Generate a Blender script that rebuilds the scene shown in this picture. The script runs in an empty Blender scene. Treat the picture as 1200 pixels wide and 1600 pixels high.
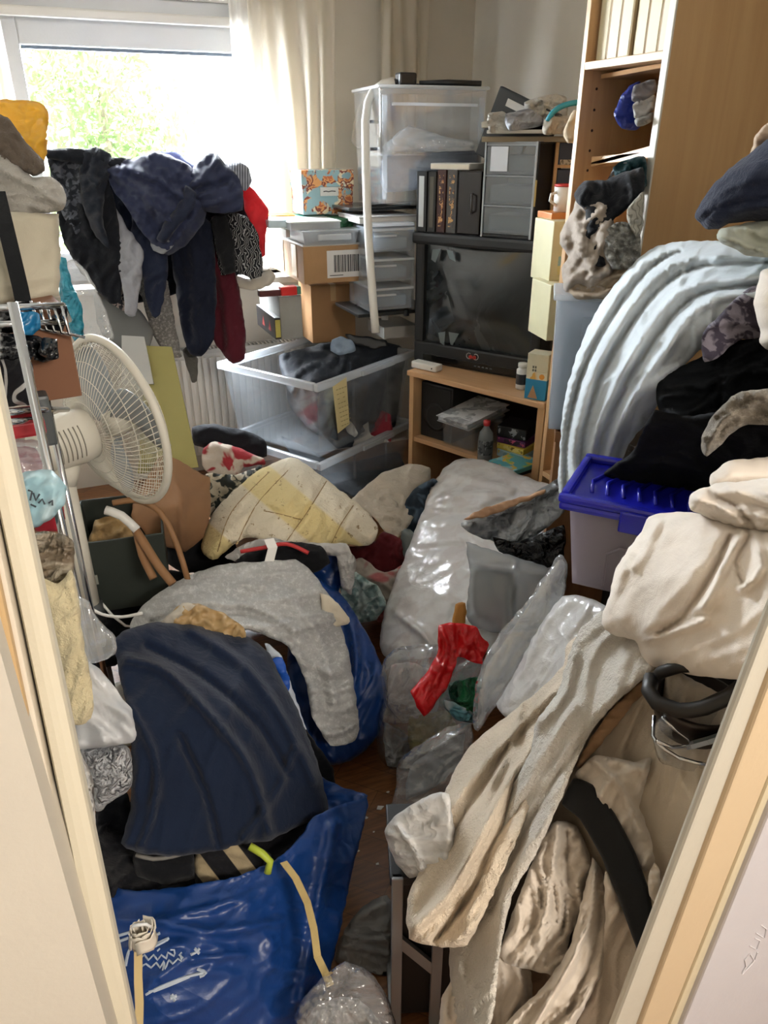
import bpy, bmesh, math, random
import numpy as np
from mathutils import Vector, Matrix, geometry
random.seed(7); RNG = np.random.RandomState(7)
scene = bpy.context.scene
COL = scene.collection
R = math.radians
# ---------------------------------------------------------------- camera
F = 1155.0; CAMH = 1.55; YAW = R(22.5); PIT = R(26.5)
cam_d = bpy.data.cameras.new('camera'); cam = bpy.data.objects.new('camera', cam_d); COL.objects.link(cam)
cam.location = (0, 0, CAMH); cam.rotation_euler = (R(90) - PIT, 0, -YAW)
cam_d.sensor_fit = 'VERTICAL'; cam_d.sensor_height = 36; cam_d.lens = 36 * F / 1600; cam_d.clip_start = .02
scene.camera = cam
fw = np.array([math.sin(YAW) * math.cos(PIT), math.cos(YAW) * math.cos(PIT), -math.sin(PIT)])
rt = np.array([math.cos(YAW), -math.sin(YAW), 0.0]); up = np.cross(rt, fw); CP = np.array([0, 0, CAMH])
# ---------------------------------------------------------------- light and exposure
scene.view_settings.view_transform = 'Standard'; scene.view_settings.look = 'None'
scene.view_settings.exposure = 0.9; scene.view_settings.gamma = 1; scene.view_settings.use_curve_mapping = False
scene.cycles.max_bounces = 10; scene.cycles.transparent_max_bounces = 40; scene.cycles.sample_clamp_indirect = 4
W = bpy.data.worlds.new('sky'); scene.world = W; W.use_nodes = True
bg = W.node_tree.nodes['Background']; bg.inputs[0].default_value = (.93, .97, 1, 1); bg.inputs[1].default_value = 2.2
def area(name, loc, target, sx, sy, power, col):
    l = bpy.data.lights.new(name, 'AREA'); l.shape = 'RECTANGLE'; l.size = sx; l.size_y = sy; l.energy = power; l.color = col
    o = bpy.data.objects.new(name, l); COL.objects.link(o); o.location = loc
    o.rotation_euler = (Vector(target) - Vector(loc)).to_track_quat('-Z', 'Y').to_euler(); return o
area('window_daylight', (.5, 4.3, 2.0), (.8, 1.5, .5), 1.7, 1.7, 640, (.90, .95, 1)); area('window_skylight', (.5, 4.55, 3.0), (.75, 2.0, .75), 2.0, 1.4, 650, (.90, .95, 1))
sun_d = bpy.data.lights.new('sun', 'SUN'); sun_d.energy = 9; sun_d.angle = .01; sun_d.color = (1, .96, .88); sun = bpy.data.objects.new('sun', sun_d); COL.objects.link(sun); sun.rotation_euler = (R(28), 0, R(-12))
area('hallway_ceiling_light', (.8, -1.3, 2.3), (.7, 1.2, .6), .8, .8, 52, (1, .92, .83))
# ---------------------------------------------------------------- pixel rays to places
def ray(x, y): return fw + rt * (x - 600) / F + up * (800 - y) / F
def P(x, y, d=None, X=None, Y=None, Z=None):
    v = ray(x, y)
    if d is None:
        if X is not None: d = X / v[0]
        elif Y is not None: d = Y / v[1]
        else: d = (Z - CAMH) / v[2]
    return CP + v * d
def proj(p):
    v = np.asarray(p, float) - CP; d = v @ fw
    return 600 + F * (v @ rt) / d, 800 - F * (v @ up) / d, d
# ---------------------------------------------------------------- tagging
def tag(o, label=None, cat=None, group=None, kind=None):
    if label: o['label'] = label
    if cat: o['category'] = cat
    if group: o['group'] = group
    if kind: o['kind'] = kind
    return o
def empty(name, M, label=None, cat=None, group=None, kind=None):
    o = bpy.data.objects.new(name, None); COL.objects.link(o); o.empty_display_size = .05
    o.matrix_world = M if isinstance(M, Matrix) else Matrix.Translation(Vector(M))
    return tag(o, label, cat, group, kind)
def link(name, verts, faces, mat, parent=None, smooth=True, uv=None, local=False):
    """verts: world coordinates (or local to the parent when local=True)"""
    v = np.asarray(verts, float); M = None
    if parent is not None:
        if not local:
            Mi = np.array(parent.matrix_world.inverted()); v = v @ Mi[:3, :3].T + Mi[:3, 3]
    elif not local:
        c = np.array([v[:, 0].mean(), v[:, 1].mean(), v[:, 2].min()]); v = v - c; M = Matrix.Translation(Vector(c))
    me = bpy.data.meshes.new(name); me.from_pydata(v.tolist(), [], faces)
    if uv is not None:
        lay = me.uv_layers.new(name='uv'); li = np.zeros(len(me.loops), dtype=np.int32); me.loops.foreach_get('vertex_index', li)
        lay.data.foreach_set('uv', np.asarray(uv)[li].astype(np.float32).ravel())
    me.materials.append(mat)
    if smooth: me.polygons.foreach_set('use_smooth', [True] * len(me.polygons))
    me.update()
    o = bpy.data.objects.new(name, me); COL.objects.link(o)
    if parent is not None: o.parent = parent
    elif M is not None: o.matrix_world = M
    bpy_update = None
    return o
# ---------------------------------------------------------------- hard-surface mesh builder
class G:
    def __init__(s, M=None): s.v = []; s.f = []; s.M = M
    def _a(s, vs, fs):
        n = len(s.v); s.v += [tuple(map(float, p)) for p in vs]; s.f += [[i + n for i in f] for f in fs]; return s
    def box(s, x0, y0, z0, x1, y1, z1, taper=0):
        t = taper
        vs = [(x0 + t, y0 + t, z0), (x1 - t, y0 + t, z0), (x1 - t, y1 - t, z0), (x0 + t, y1 - t, z0), (x0, y0, z1), (x1, y0, z1), (x1, y1, z1), (x0, y1, z1)]
        return s._a(vs, [[3, 2, 1, 0], [4, 5, 6, 7], [0, 1, 5, 4], [1, 2, 6, 5], [2, 3, 7, 6], [3, 0, 4, 7]])
    def prism(s, poly, z0, z1):      # poly: list of (x, y), counter-clockwise
        n = len(poly); vs = [(x, y, z0) for x, y in poly] + [(x, y, z1) for x, y in poly]
        return s._a(vs, [list(range(n))[::-1], list(range(n, 2 * n))] + [[i, (i + 1) % n, n + (i + 1) % n, n + i] for i in range(n)])
    def tub(s, w, d, h, t=.003, tp=.03):   # open tapered tub
        a = [(tp, tp, 0), (w - tp, tp, 0), (w - tp, d - tp, 0), (tp, d - tp, 0), (0, 0, h), (w, 0, h), (w, d, h), (0, d, h)]
        b = [(tp + t, tp + t, t), (w - tp - t, tp + t, t), (w - tp - t, d - tp - t, t), (tp + t, d - tp - t, t), (t, t, h), (w - t, t, h), (w - t, d - t, h), (t, d - t, h)]
        fs = [[3, 2, 1, 0], [8, 9, 10, 11]]
        for i in range(4):
            j = (i + 1) % 4; fs += [[i, j, j + 4, i + 4], [j + 8, i + 8, i + 12, j + 12], [i + 4, j + 4, j + 12, i + 12]]
        return s._a(a + b, fs)
    def tube(s, pts, r, seg=10, closed=False):
        pts = [np.array(p, float) for p in pts]; n = len(pts)
        rs = r if hasattr(r, '__len__') else [r] * n
        vs = []; prev = None
        for i, p in enumerate(pts):
            a = pts[(i - 1) % n] if (closed or i) else p; b = pts[(i + 1) % n] if (closed or i < n - 1) else p
            t = b - a; t /= (np.linalg.norm(t) + 1e-9)
            if prev is None:
                q = np.array([0, 0, 1.0]) if abs(t[2]) < .9 else np.array([1.0, 0, 0]); u = np.cross(t, q)
            else: u = prev - t * (prev @ t)
            u /= (np.linalg.norm(u) + 1e-9); w = np.cross(t, u); prev = u
            for k in range(seg):
                an = 2 * math.pi * k / seg; vs.append(p + rs[i] * (u * math.cos(an) + w * math.sin(an)))
        fs = []
        for i in range(n if closed else n - 1):
            j = (i + 1) % n
            for k in range(seg):
                k2 = (k + 1) % seg; fs.append([i * seg + k, i * seg + k2, j * seg + k2, j * seg + k])
        if not closed: fs += [list(range(seg))[::-1], list(range((n - 1) * seg, n * seg))]
        return s._a(vs, fs)
    def ribbon(s, pts, wdir, w, t):  # flat strap along pts
        pts = [np.array(p, float) for p in pts]; wd = np.array(wdir, float); wd /= np.linalg.norm(wd); vs = []; n = len(pts)
        for i, p in enumerate(pts):
            tg = pts[min(i + 1, n - 1)] - pts[max(i - 1, 0)]; nn = np.cross(tg, wd); nn /= (np.linalg.norm(nn) + 1e-9)
            vs += [p - wd * w / 2 - nn * t / 2, p + wd * w / 2 - nn * t / 2, p + wd * w / 2 + nn * t / 2, p - wd * w / 2 + nn * t / 2]
        fs = [[3, 2, 1, 0], [4 * n - 4, 4 * n - 3, 4 * n - 2, 4 * n - 1]]
        for i in range(n - 1):
            for k in range(4): k2 = (k + 1) % 4; fs.append([4 * i + k, 4 * i + k2, 4 * i + 4 + k2, 4 * i + 4 + k])
        return s._a(vs, fs)
    def lathe(s, prof, c=(0, 0, 0), ax='z', seg=24):  # prof: (radius, height)
        vs = []
        for r_, h in prof:
            for k in range(seg):
                a = 2 * math.pi * k / seg; x, y = r_ * math.cos(a), r_ * math.sin(a)
                vs.append((c[0] + x, c[1] + y, c[2] + h) if ax == 'z' else ((c[0] + x, c[1] + h, c[2] + y) if ax == 'y' else (c[0] + h, c[1] + x, c[2] + y)))
        n = len(prof); fs = []
        for i in range(n - 1):
            for k in range(seg): k2 = (k + 1) % seg; fs.append([i * seg + k, i * seg + k2, (i + 1) * seg + k2, (i + 1) * seg + k])
        if prof[0][0] > 1e-5: fs.append(list(range(seg))[::-1])
        if prof[-1][0] > 1e-5: fs.append(list(range((n - 1) * seg, n * seg)))
        return s._a(vs, fs)
    def build(s, name, mat, parent=None, bevel=0, smooth=False, M=None, label=None, **tg):
        """coordinates are local to parent, or to matrix M for a top-level object"""
        me = bpy.data.meshes.new(name); bm = bmesh.new()
        vv = [bm.verts.new(p) for p in s.v]
        for f in s.f:
            try: bm.faces.new([vv[i] for i in f])
            except ValueError: pass
        bmesh.ops.recalc_face_normals(bm, faces=bm.faces)
        if bevel:
            es = [e for e in bm.edges if len(e.link_faces) == 2 and e.calc_face_angle(0) > .6]
            bmesh.ops.bevel(bm, geom=es, offset=bevel, segments=2, affect='EDGES', profile=.6, clamp_overlap=True)
        bm.to_mesh(me); bm.free(); me.materials.append(mat)
        if smooth: me.polygons.foreach_set('use_smooth', [True] * len(me.polygons))
        o = bpy.data.objects.new(name, me); COL.objects.link(o)
        if parent is not None: o.parent = parent
        elif M is not None: o.matrix_world = M
        elif s.v:
            a = np.array(s.v); c = Vector((a[:, 0].mean(), a[:, 1].mean(), a[:, 2].min())); me.transform(Matrix.Translation(-c)); o.location = c
        return tag(o, label, **tg)
def frameM(A, ang):
    """origin A, local x along the box front (ang degrees), local y away from the viewer"""
    return Matrix.Translation(Vector(A)) @ Matrix.Rotation(R(ang), 4, 'Z')
def colx(A, e, px):   # how far from A along e until the point shows in pixel column px
    n = rt - fw * (px - 600) / F; return -((np.asarray(A) - CP) @ n) / (np.asarray(e) @ n)
def rowy(A, e, py):
    n = up - fw * (800 - py) / F; return -((np.asarray(A) - CP) @ n) / (np.asarray(e) @ n)
def fb(A, px2, ytop, ang=0):
    """box frame from its front-bottom-left corner A, the pixel column of its right edge, the pixel row of its top"""
    e = np.array([math.cos(R(ang)), math.sin(R(ang)), 0]); return frameM(A, ang), colx(A, e, px2), rowy(A, np.array([0, 0, 1.0]), ytop)
def fb2(A, B, ytop):
    ang = math.degrees(math.atan2(B[1] - A[1], B[0] - A[0])); A = np.array(A); z = (A[2] + B[2]) / 2; A = np.array([A[0], A[1], z])
    return frameM(A, ang), math.hypot(B[0] - A[0], B[1] - A[1]), rowy(A, np.array([0, 0, 1.0]), ytop), ang
# ---------------------------------------------------------------- soft things
_perm = np.concatenate([RNG.permutation(512)] * 2); _gr = RNG.rand(512) * 2 * math.pi
def noise(x, y, seed=0):
    x = np.asarray(x, float) + seed * 17.31; y = np.asarray(y, float) + seed * 5.77
    xi = np.floor(x).astype(int); yi = np.floor(y).astype(int); xf = x - xi; yf = y - yi
    def g(i, j, dx, dy):
        a = _gr[_perm[(_perm[i & 511] + j) & 511]]; return np.cos(a) * dx + np.sin(a) * dy
    u = xf ** 3 * (xf * (xf * 6 - 15) + 10); v = yf ** 3 * (yf * (yf * 6 - 15) + 10)
    a = g(xi, yi, xf, yf); b = g(xi + 1, yi, xf - 1, yf); c = g(xi, yi + 1, xf, yf - 1); d = g(xi + 1, yi + 1, xf - 1, yf - 1)
    return ((a + (b - a) * u) + ((c + (d - c) * u) - (a + (b - a) * u)) * v) * 1.6
def spline(pts, step, closed=True):
    p = np.array(pts, float); n = len(p); out = []
    rng = range(n) if closed else range(n - 1)
    for i in rng:
        a, b = p[i], p[(i + 1) % n]
        p0 = p[(i - 1) % n] if closed or i else a; p3 = p[(i + 2) % n] if closed or i < n - 2 else b
        k = max(1, int(np.linalg.norm((b - a)[:2]) / step))
        for j in range(k):
            t = j / k
            out.append(.5 * (2 * a + (b - p0) * t + (2 * p0 - 5 * a + 4 * b - p3) * t * t + (3 * a - p0 - 3 * b + p3) * t ** 3))
    if not closed: out.append(p[-1])
    return np.array(out)
def segdist(q, poly, closed=True):
    a = poly; b = np.roll(poly, -1, 0)
    if not closed: a, b = poly[:-1], poly[1:]
    best = np.full(len(q), 1e9)
    for i in range(len(a)):
        ab = b[i] - a[i]; t = np.clip(((q - a[i]) @ ab) / (ab @ ab + 1e-9), 0, 1)
        dd = q - (a[i] + t[:, None] * ab); best = np.minimum(best, (dd ** 2).sum(1))
    return np.sqrt(best)
def inside(q, poly):
    c = np.zeros(len(q), bool); n = len(poly)
    for i in range(n):
        x1, y1 = poly[i]; x2, y2 = poly[(i + 1) % n]
        if y1 == y2: continue
        m = ((y1 > q[:, 1]) != (y2 > q[:, 1])) & (q[:, 0] < (x2 - x1) * (q[:, 1] - y1) / (y2 - y1) + x1); c ^= m
    return c
def tps(ctrl):
    """smooth depth through (x, y, depth) points"""
    c = np.array(ctrl, float)
    if len(c) == 1: return lambda q: np.full(len(q), c[0, 2])
    s = 300.0; p = c[:, :2] / s; n = len(p)
    def k(r2): return .5 * r2 * np.log(r2 + 1e-12)
    r2 = ((p[:, None] - p[None]) ** 2).sum(2)
    if n == 2:
        d = p[1] - p[0]; L = d @ d
        return lambda q: c[0, 2] + (c[1, 2] - c[0, 2]) * np.clip(((q / s - p[0]) @ d) / L, -.3, 1.3)
    A = np.zeros((n + 3, n + 3)); A[:n, :n] = k(r2) + np.eye(n) * 1e-4; A[:n, n] = 1; A[:n, n + 1:] = p; A[n, :n] = 1; A[n + 1:, :n] = p.T
    w = np.linalg.lstsq(A, np.concatenate([c[:, 2], [0, 0, 0]]), rcond=1e-6)[0]
    lo, hi = c[:, 2].min() - .25, c[:, 2].max() + .25
    def f(q):
        z = q / s; r2 = ((z[:, None] - p[None]) ** 2).sum(2); return np.clip(k(r2) @ w[:n] + w[n] + z @ w[n + 1:], lo, hi)
    return f
_seed = [0]; PUFFY = {'quilt', 'cushion', 'pillow', 'duvet', 'foam_pad', 'bubble_wrap', 'sheet'}
def soft(name, mat, out, dep, label=None, cat=None, group=None, kind=None, parent=None, th=.03, bk=.08, er=22, fo=(.006, .05, 0, 4), cr=(), g=5, puff=None, sharp=False, wob=1.2, rad=None, floorz=.005, ymax=3.66):
    """A soft solid. out: its outline, dep: (x, y, depth) points, th / bk: how far the body swells forwards and backwards,
    fo: fold height, fold spacing (m), fold direction (degrees), fold length ratio; cr: single ridges (+) or creases (-) as (height, width in px, points)"""
    _seed[0] += 1; sd = _seed[0]
    if puff is None: puff = name in PUFFY
    if not puff: th *= .4; er *= .4
    poly = np.array(out, float) if not sharp else None
    if sharp:
        q = []; n = len(out)
        for i in range(n):
            a, b = np.array(out[i], float), np.array(out[(i + 1) % n], float); k = max(1, int(np.linalg.norm(b - a) / g))
            q += [a + (b - a) * j / k for j in range(k)]
        poly = np.array(q)
    else:
        poly = spline(out, g)
        if not puff:   # cloth keeps its corners
            o_ = np.array(out, float); li = []
            for i in range(len(o_)):
                a, b = o_[i], o_[(i + 1) % len(o_)]; k = max(1, int(np.linalg.norm(b - a) / g)); li += [a + (b - a) * j / k for j in range(k)]
            poly = .45 * poly + .55 * np.array(li)
    if wob:
        poly = poly + wob * np.stack([noise(poly[:, 0] / 14, poly[:, 1] / 14, sd), noise(poly[:, 0] / 14, poly[:, 1] / 14, sd + 90)], 1) * 1.5
    x0, y0 = poly.min(0); x1, y1 = poly.max(0)
    gx, gy = np.meshgrid(np.arange(x0, x1, g), np.arange(y0, y1, g * .87)); gx = gx + (np.arange(gx.shape[0]) % 2)[:, None] * g * .5
    q = np.stack([gx.ravel(), gy.ravel()], 1); q = q + RNG.rand(*q.shape) * g * .15
    q = q[inside(q, poly)]
    if len(q): q = q[segdist(q, poly) > g * .45]
    nb = len(poly); pts = np.concatenate([poly, q]) if len(q) else poly
    r_ = geometry.delaunay_2d_cdt([Vector(p) for p in pts.tolist()], [(i, (i + 1) % nb) for i in range(nb)], [list(range(nb))], 1, 1e-4)
    vs, tris = np.array([tuple(v) for v in r_[0]]), [list(t) for t in r_[2]]
    used = sorted({i for t in tris for i in t}); mp = {o: i for i, o in enumerate(used)}; vs = vs[used]; tris = [[mp[i] for i in t] for t in tris]
    ed = {}
    for t in tris:
        for i in range(3):
            e = tuple(sorted((t[i], t[(i + 1) % 3]))); ed[e] = ed.get(e, 0) + 1
    rim = {i for e, c in ed.items() if c == 1 for i in e}
    e = np.clip(segdist(vs, poly) / er, 0, 1); prof = np.sqrt(np.clip(1 - (1 - e) ** 2, 0, 1)); e2 = np.clip(segdist(vs, poly) / (er * 1.5), 0, 1); pf = (1 - (1 - e2) ** 2) ** .85
    base = tps(dep)(vs); dm = base.mean(); sc = dm / F
    X, Yy = vs[:, 0] * sc, vs[:, 1] * sc
    amp, wl, ang, asp = fo
    if rad:   # folds running out of a gathered point
        cx, cy = rad; dx, dy = (vs[:, 0] - cx) * sc, (vs[:, 1] - cy) * sc; rr = np.sqrt(dx ** 2 + dy ** 2) + 1e-3
        U = rr; V = np.arctan2(dy, dx) * .12
    else:
        a = R(ang); U = X * math.cos(a) - Yy * math.sin(a); V = X * math.sin(a) + Yy * math.cos(a)
    h = 0
    if amp:
        Vw = V + wl * .9 * noise(U / (wl * 3), V / (wl * 3), sd + 3); Uw = U + wl * noise(U / (wl * 4), V / (wl * 4), sd + 5)
        n1 = noise(Uw / (wl * asp), Vw / wl, sd); n2 = noise(Uw / (wl * asp * .6), Vw / (wl * .45), sd + 11); w3 = max(wl, .05) * 2.5; n3 = noise(X / w3, Yy / w3, sd + 23); n4 = noise(U / (wl * .8), V / (wl * .3), sd + 31)
        rg = np.clip(1 - np.abs(n1) * 2.4, 0, 1) ** 1.6; rg2 = np.clip(1 - np.abs(n2) * 2.6, 0, 1) ** 1.4
        h = amp * (rg * 2.1 + rg2 * 1.0 + n1 * .5 + n3 * 1.5 + np.clip(1 - np.abs(n4) * 2.6, 0, 1) * .35 - .9)
    if cr:
        for hh, wd, line in cr:
            L = spline(line, 12, closed=False); dd = segdist(vs, L, closed=False); h = h + hh * 1.45 * np.exp(-(dd / (wd * .85)) ** 2 * 1.5)
    fr = base - th * pf - h * (.3 + .7 * prof)
    ry = fw[1] + rt[1] * (vs[:, 0] - 600) / F + up[1] * (800 - vs[:, 1]) / F; lim = np.where(vs[:, 0] > 1205, .47 / np.maximum(ry, .05), 0); fr = np.maximum(fr, lim)   # stays inside the doorway wall
    ba = np.maximum(base + bk * prof, fr + .004 * prof)
    def place(d_): return CP + (fw[None] + rt[None] * ((vs[:, 0] - 600) / F)[:, None] + up[None] * ((800 - vs[:, 1]) / F)[:, None]) * d_[:, None]
    A = place(fr); Bk = place(ba)
    for arr in (A, Bk):
        arr[:, 2] = np.maximum(arr[:, 2], floorz); arr[:, 1] = np.minimum(arr[:, 1], ymax); arr[:, 0] = np.clip(arr[:, 0], -.545, 1.985)
    n = len(vs); idx = {}; extra = []; 
    for i in range(n):
        if i in rim: idx[i] = i
        else: idx[i] = n + len(extra); extra.append(Bk[i])
    V3 = np.concatenate([A, np.array(extra)]) if extra else A
    uvs = np.stack([X, -Yy], 1); keep = [i for i in range(n) if i not in rim]; UV = np.concatenate([uvs, uvs[keep]]) if extra else uvs
    fs = []
    for t in tris:
        p0, p1, p2 = vs[t[0]], vs[t[1]], vs[t[2]]
        if (p1[0] - p0[0]) * (p2[1] - p0[1]) - (p1[1] - p0[1]) * (p2[0] - p0[0]) > 0: t = [t[0], t[2], t[1]]
        fs.append(t); bt = [idx[i] for i in t]
        if bt != t: fs.append(bt[::-1])
    o = link(name, V3, fs, mat, parent, True, UV)
    return tag(o, label, cat, group, kind)
# ---------------------------------------------------------------- materials
def lin(h):
    h = h.lstrip('#'); c = [int(h[i:i + 2], 16) / 255 for i in (0, 2, 4)]
    return tuple((x / 12.92 if x <= .04045 else ((x + .055) / 1.055) ** 2.4) for x in c) + (1,)
class N:
    def __init__(s, name):
        s.m = bpy.data.materials.new(name); s.m.use_nodes = True; s.t = s.m.node_tree; s.b = s.t.nodes['Principled BSDF']; s.o = s.t.nodes['Material Output']
    def n(s, typ, ins=None, **kw):
        x = s.t.nodes.new(typ)
        for k, v in kw.items(): setattr(x, k, v)
        for k, v in (ins or {}).items():
            if isinstance(v, bpy.types.NodeSocket): s.t.links.new(v, x.inputs[k])
            else: x.inputs[k].default_value = v
        return x
    def l(s, a, b): s.t.links.new(a, b)
    def ramp(s, fac, stops, interp='LINEAR'):
        r = s.n('ShaderNodeValToRGB', {0: fac}); e = r.color_ramp; e.interpolation = interp
        while len(e.elements) < len(stops): e.elements.new(.5)
        for el, (p, c) in zip(e.elements, stops): el.position = p; el.color = lin(c) if isinstance(c, str) else (c, c, c, 1)
        return r.outputs[0]
    def tc(s, which='Object', scale=(1, 1, 1), rot=(0, 0, 0)):
        c = s.n('ShaderNodeTexCoord'); return s.n('ShaderNodeMapping', {0: c.outputs[which], 3: scale, 2: rot}).outputs[0]
    def noise(s, vec, scale, detail=3, rough=.55, dist=0):
        return s.n('ShaderNodeTexNoise', {'Vector': vec, 'Scale': scale, 'Detail': detail, 'Roughness': rough, 'Distortion': dist}).outputs[0]
    def bump(s, h, strength=.3, dist=.01, prev=None):
        i = {'Height': h, 'Strength': strength, 'Distance': dist}
        if prev is not None: i['Normal'] = prev
        return s.n('ShaderNodeBump', i).outputs[0]
_mc = {}
def cloth(col, rough=.9, weave=700, wr=.35, sheen=.1, col2=None, pscale=40, kind=None, fuzz=0, trans=0):
    key = ('c', col, rough, weave, wr, sheen, col2, pscale, kind, fuzz, trans)
    if key in _mc: return _mc[key]
    s = N('fabric_' + col.strip('#')); v = s.tc('Object')
    uvv = s.tc('UV')
    base = s.noise(v, 9, 3)
    c = s.n('ShaderNodeMix', {0: s.ramp(base, [(.3, 0.0), (.7, 1.0)]), 6: [x * .86 for x in lin(col)[:3]] + [1], 7: [min(1, x * 1.08) for x in lin(col)[:3]] + [1]}, data_type='RGBA').outputs[2]
    if kind == 'blot':
        f = s.ramp(s.noise(uvv, pscale, 2, .5, .6), [(.47, 0.0), (.53, 1.0)])
        c = s.n('ShaderNodeMix', {0: f, 6: c, 7: lin(col2)}, data_type='RGBA').outputs[2]
    elif kind == 'speck':
        f = s.ramp(s.noise(uvv, pscale, 4, .8), [(.5, 0.0), (.62, 1.0)])
        c = s.n('ShaderNodeMix', {0: f, 6: c, 7: lin(col2)}, data_type='RGBA').outputs[2]
    elif kind == 'curl':
        w = s.n('ShaderNodeTexWave', {'Vector': uvv, 'Scale': pscale, 'Distortion': 14, 'Detail': 1, 'Detail Scale': 1.2}).outputs[1]
        c = s.n('ShaderNodeMix', {0: s.ramp(w, [(.78, 0.0), (.86, 1.0)]), 6: c, 7: lin(col2)}, data_type='RGBA').outputs[2]
    elif kind == 'cell':
        d = s.n('ShaderNodeTexVoronoi', {'Vector': uvv, 'Scale': pscale}); 
        c = s.n('ShaderNodeMix', {0: s.ramp(d.outputs[0], [(.22, 1.0), (.3, 0.0)]), 6: c, 7: lin(col2)}, data_type='RGBA').outputs[2]
    elif kind == 'stripe':
        w = s.n('ShaderNodeTexWave', {'Vector': s.tc('UV', (1, 1, 1), (0, 0, fuzz)), 'Scale': pscale, 'Distortion': .3}).outputs[1]
        c = s.n('ShaderNodeMix', {0: s.ramp(w, [(.6, 0.0), (.66, 1.0)]), 6: c, 7: lin(col2)}, data_type='RGBA').outputs[2]
    s.l(c, s.b.inputs['Base Color']); s.b.inputs['Roughness'].default_value = rough
    s.b.inputs['Sheen Weight'].default_value = sheen; s.b.inputs['Sheen Roughness'].default_value = .5
    s.b.inputs['Specular IOR Level'].default_value = .2
    rn = s.n('ShaderNodeTexNoise', {'Vector': v, 'Scale': 7, 'Detail': 5, 'Roughness': .6, 'Distortion': .9}, noise_type='RIDGED_MULTIFRACTAL').outputs[0]
    b = s.bump(rn, min(1, wr * 1.3), .012); b = s.bump(s.noise(v, 28, 4, .55, .8), wr * .7, .015, b); b = s.bump(s.noise(v, weave, 2), .25, .002, b)
    if fuzz and kind != 'stripe': b = s.bump(s.noise(v, 130, 3, .7), fuzz, .008, b)
    s.l(b, s.b.inputs['Normal']); _mc[key] = s.m
    if trans:
        t = s.n('ShaderNodeBsdfTranslucent', {0: c}); mx = s.n('ShaderNodeMixShader', {0: trans, 1: s.b.outputs[0], 2: t.outputs[0]}); s.l(mx.outputs[0], s.o.inputs[0])
    return s.m
def plain(col, rough=.5, metal=0, spec=.5, var=.06, bump=0, bscale=60, coat=0, emit=0):
    key = ('p', col, rough, metal, spec, var, bump, bscale, coat)
    if key in _mc: return _mc[key]
    s = N('surface_' + col.strip('#')); v = s.tc('Object'); c0 = lin(col)[:3]
    c = s.n('ShaderNodeMix', {0: s.noise(v, 7, 4), 6: [x * (1 - 2 * var) for x in c0] + [1], 7: [min(1, x * (1 + 2 * var)) for x in c0] + [1]}, data_type='RGBA').outputs[2]
    s.l(c, s.b.inputs['Base Color']); s.b.inputs['Roughness'].default_value = rough; s.b.inputs['Metallic'].default_value = metal
    s.b.inputs['Specular IOR Level'].default_value = spec; s.b.inputs['Coat Weight'].default_value = coat
    if bump: s.l(s.bump(s.noise(v, bscale, 4), bump, .01), s.b.inputs['Normal'])
    _mc[key] = s.m; return s.m
def crinkle(s, v, ws, wr):
    w = s.n('ShaderNodeTexNoise', {'Vector': v, 'Scale': ws * .4, 'Detail': 2}); mv = s.n('ShaderNodeMix', {0: .12, 4: v, 5: w.outputs[1]}, data_type='VECTOR').outputs[1]
    v1 = s.n('ShaderNodeTexVoronoi', {'Vector': mv, 'Scale': ws * .7}).outputs[0]; v2 = s.n('ShaderNodeTexVoronoi', {'Vector': mv, 'Scale': ws * 2.3}).outputs[0]
    b = s.bump(v1, min(1, wr), .03); b = s.bump(v2, min(1, wr * .8), .010, b); return s.bump(s.noise(v, ws * 1.5, 4, .6, 1.2), wr * .5, .01, b)
def film(col='#f2f5f8', op=.2, haze=.5, rough=.12, wr=.6, ws=30, gl=.5):
    """thin clear plastic: lets light through, milky by op, wrinkled gloss"""
    key = ('f', col, op, haze, rough, wr, ws, gl)
    if key in _mc: return _mc[key]
    s = N('clear_plastic_' + col.strip('#')); v = s.tc('Object'); s.t.nodes.remove(s.b)
    nb = crinkle(s, v, ws, wr) if wr > .3 else s.bump(s.noise(v, ws, 3, .5, .5), wr, .02)
    tr = s.n('ShaderNodeBsdfTransparent', {0: (.97, .98, .99, 1)})
    df = s.n('ShaderNodeBsdfDiffuse', {0: lin(col), 'Normal': nb}); tl = s.n('ShaderNodeBsdfTranslucent', {0: lin(col), 'Normal': nb})
    milk = s.n('ShaderNodeMixShader', {0: haze, 1: df.outputs[0], 2: tl.outputs[0]})
    a = s.n('ShaderNodeMixShader', {0: op, 1: tr.outputs[0], 2: milk.outputs[0]})
    gs = s.n('ShaderNodeBsdfGlossy', {0: (1, 1, 1, 1), 'Roughness': rough, 'Normal': nb}); fr = s.n('ShaderNodeLayerWeight', {0: .5, 'Normal': nb}); pw = s.n('ShaderNodeMath', {0: fr.outputs[1], 1: 3.0}, operation='POWER')
    fm = s.n('ShaderNodeMath', {0: pw.outputs[0], 1: gl * .7, 2: gl * .10}, operation='MULTIPLY_ADD', use_clamp=True)
    o = s.n('ShaderNodeMixShader', {0: fm.outputs[0], 1: a.outputs[0], 2: gs.outputs[0]}); s.l(o.outputs[0], s.o.inputs[0])
    _mc[key] = s.m; return s.m
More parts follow.
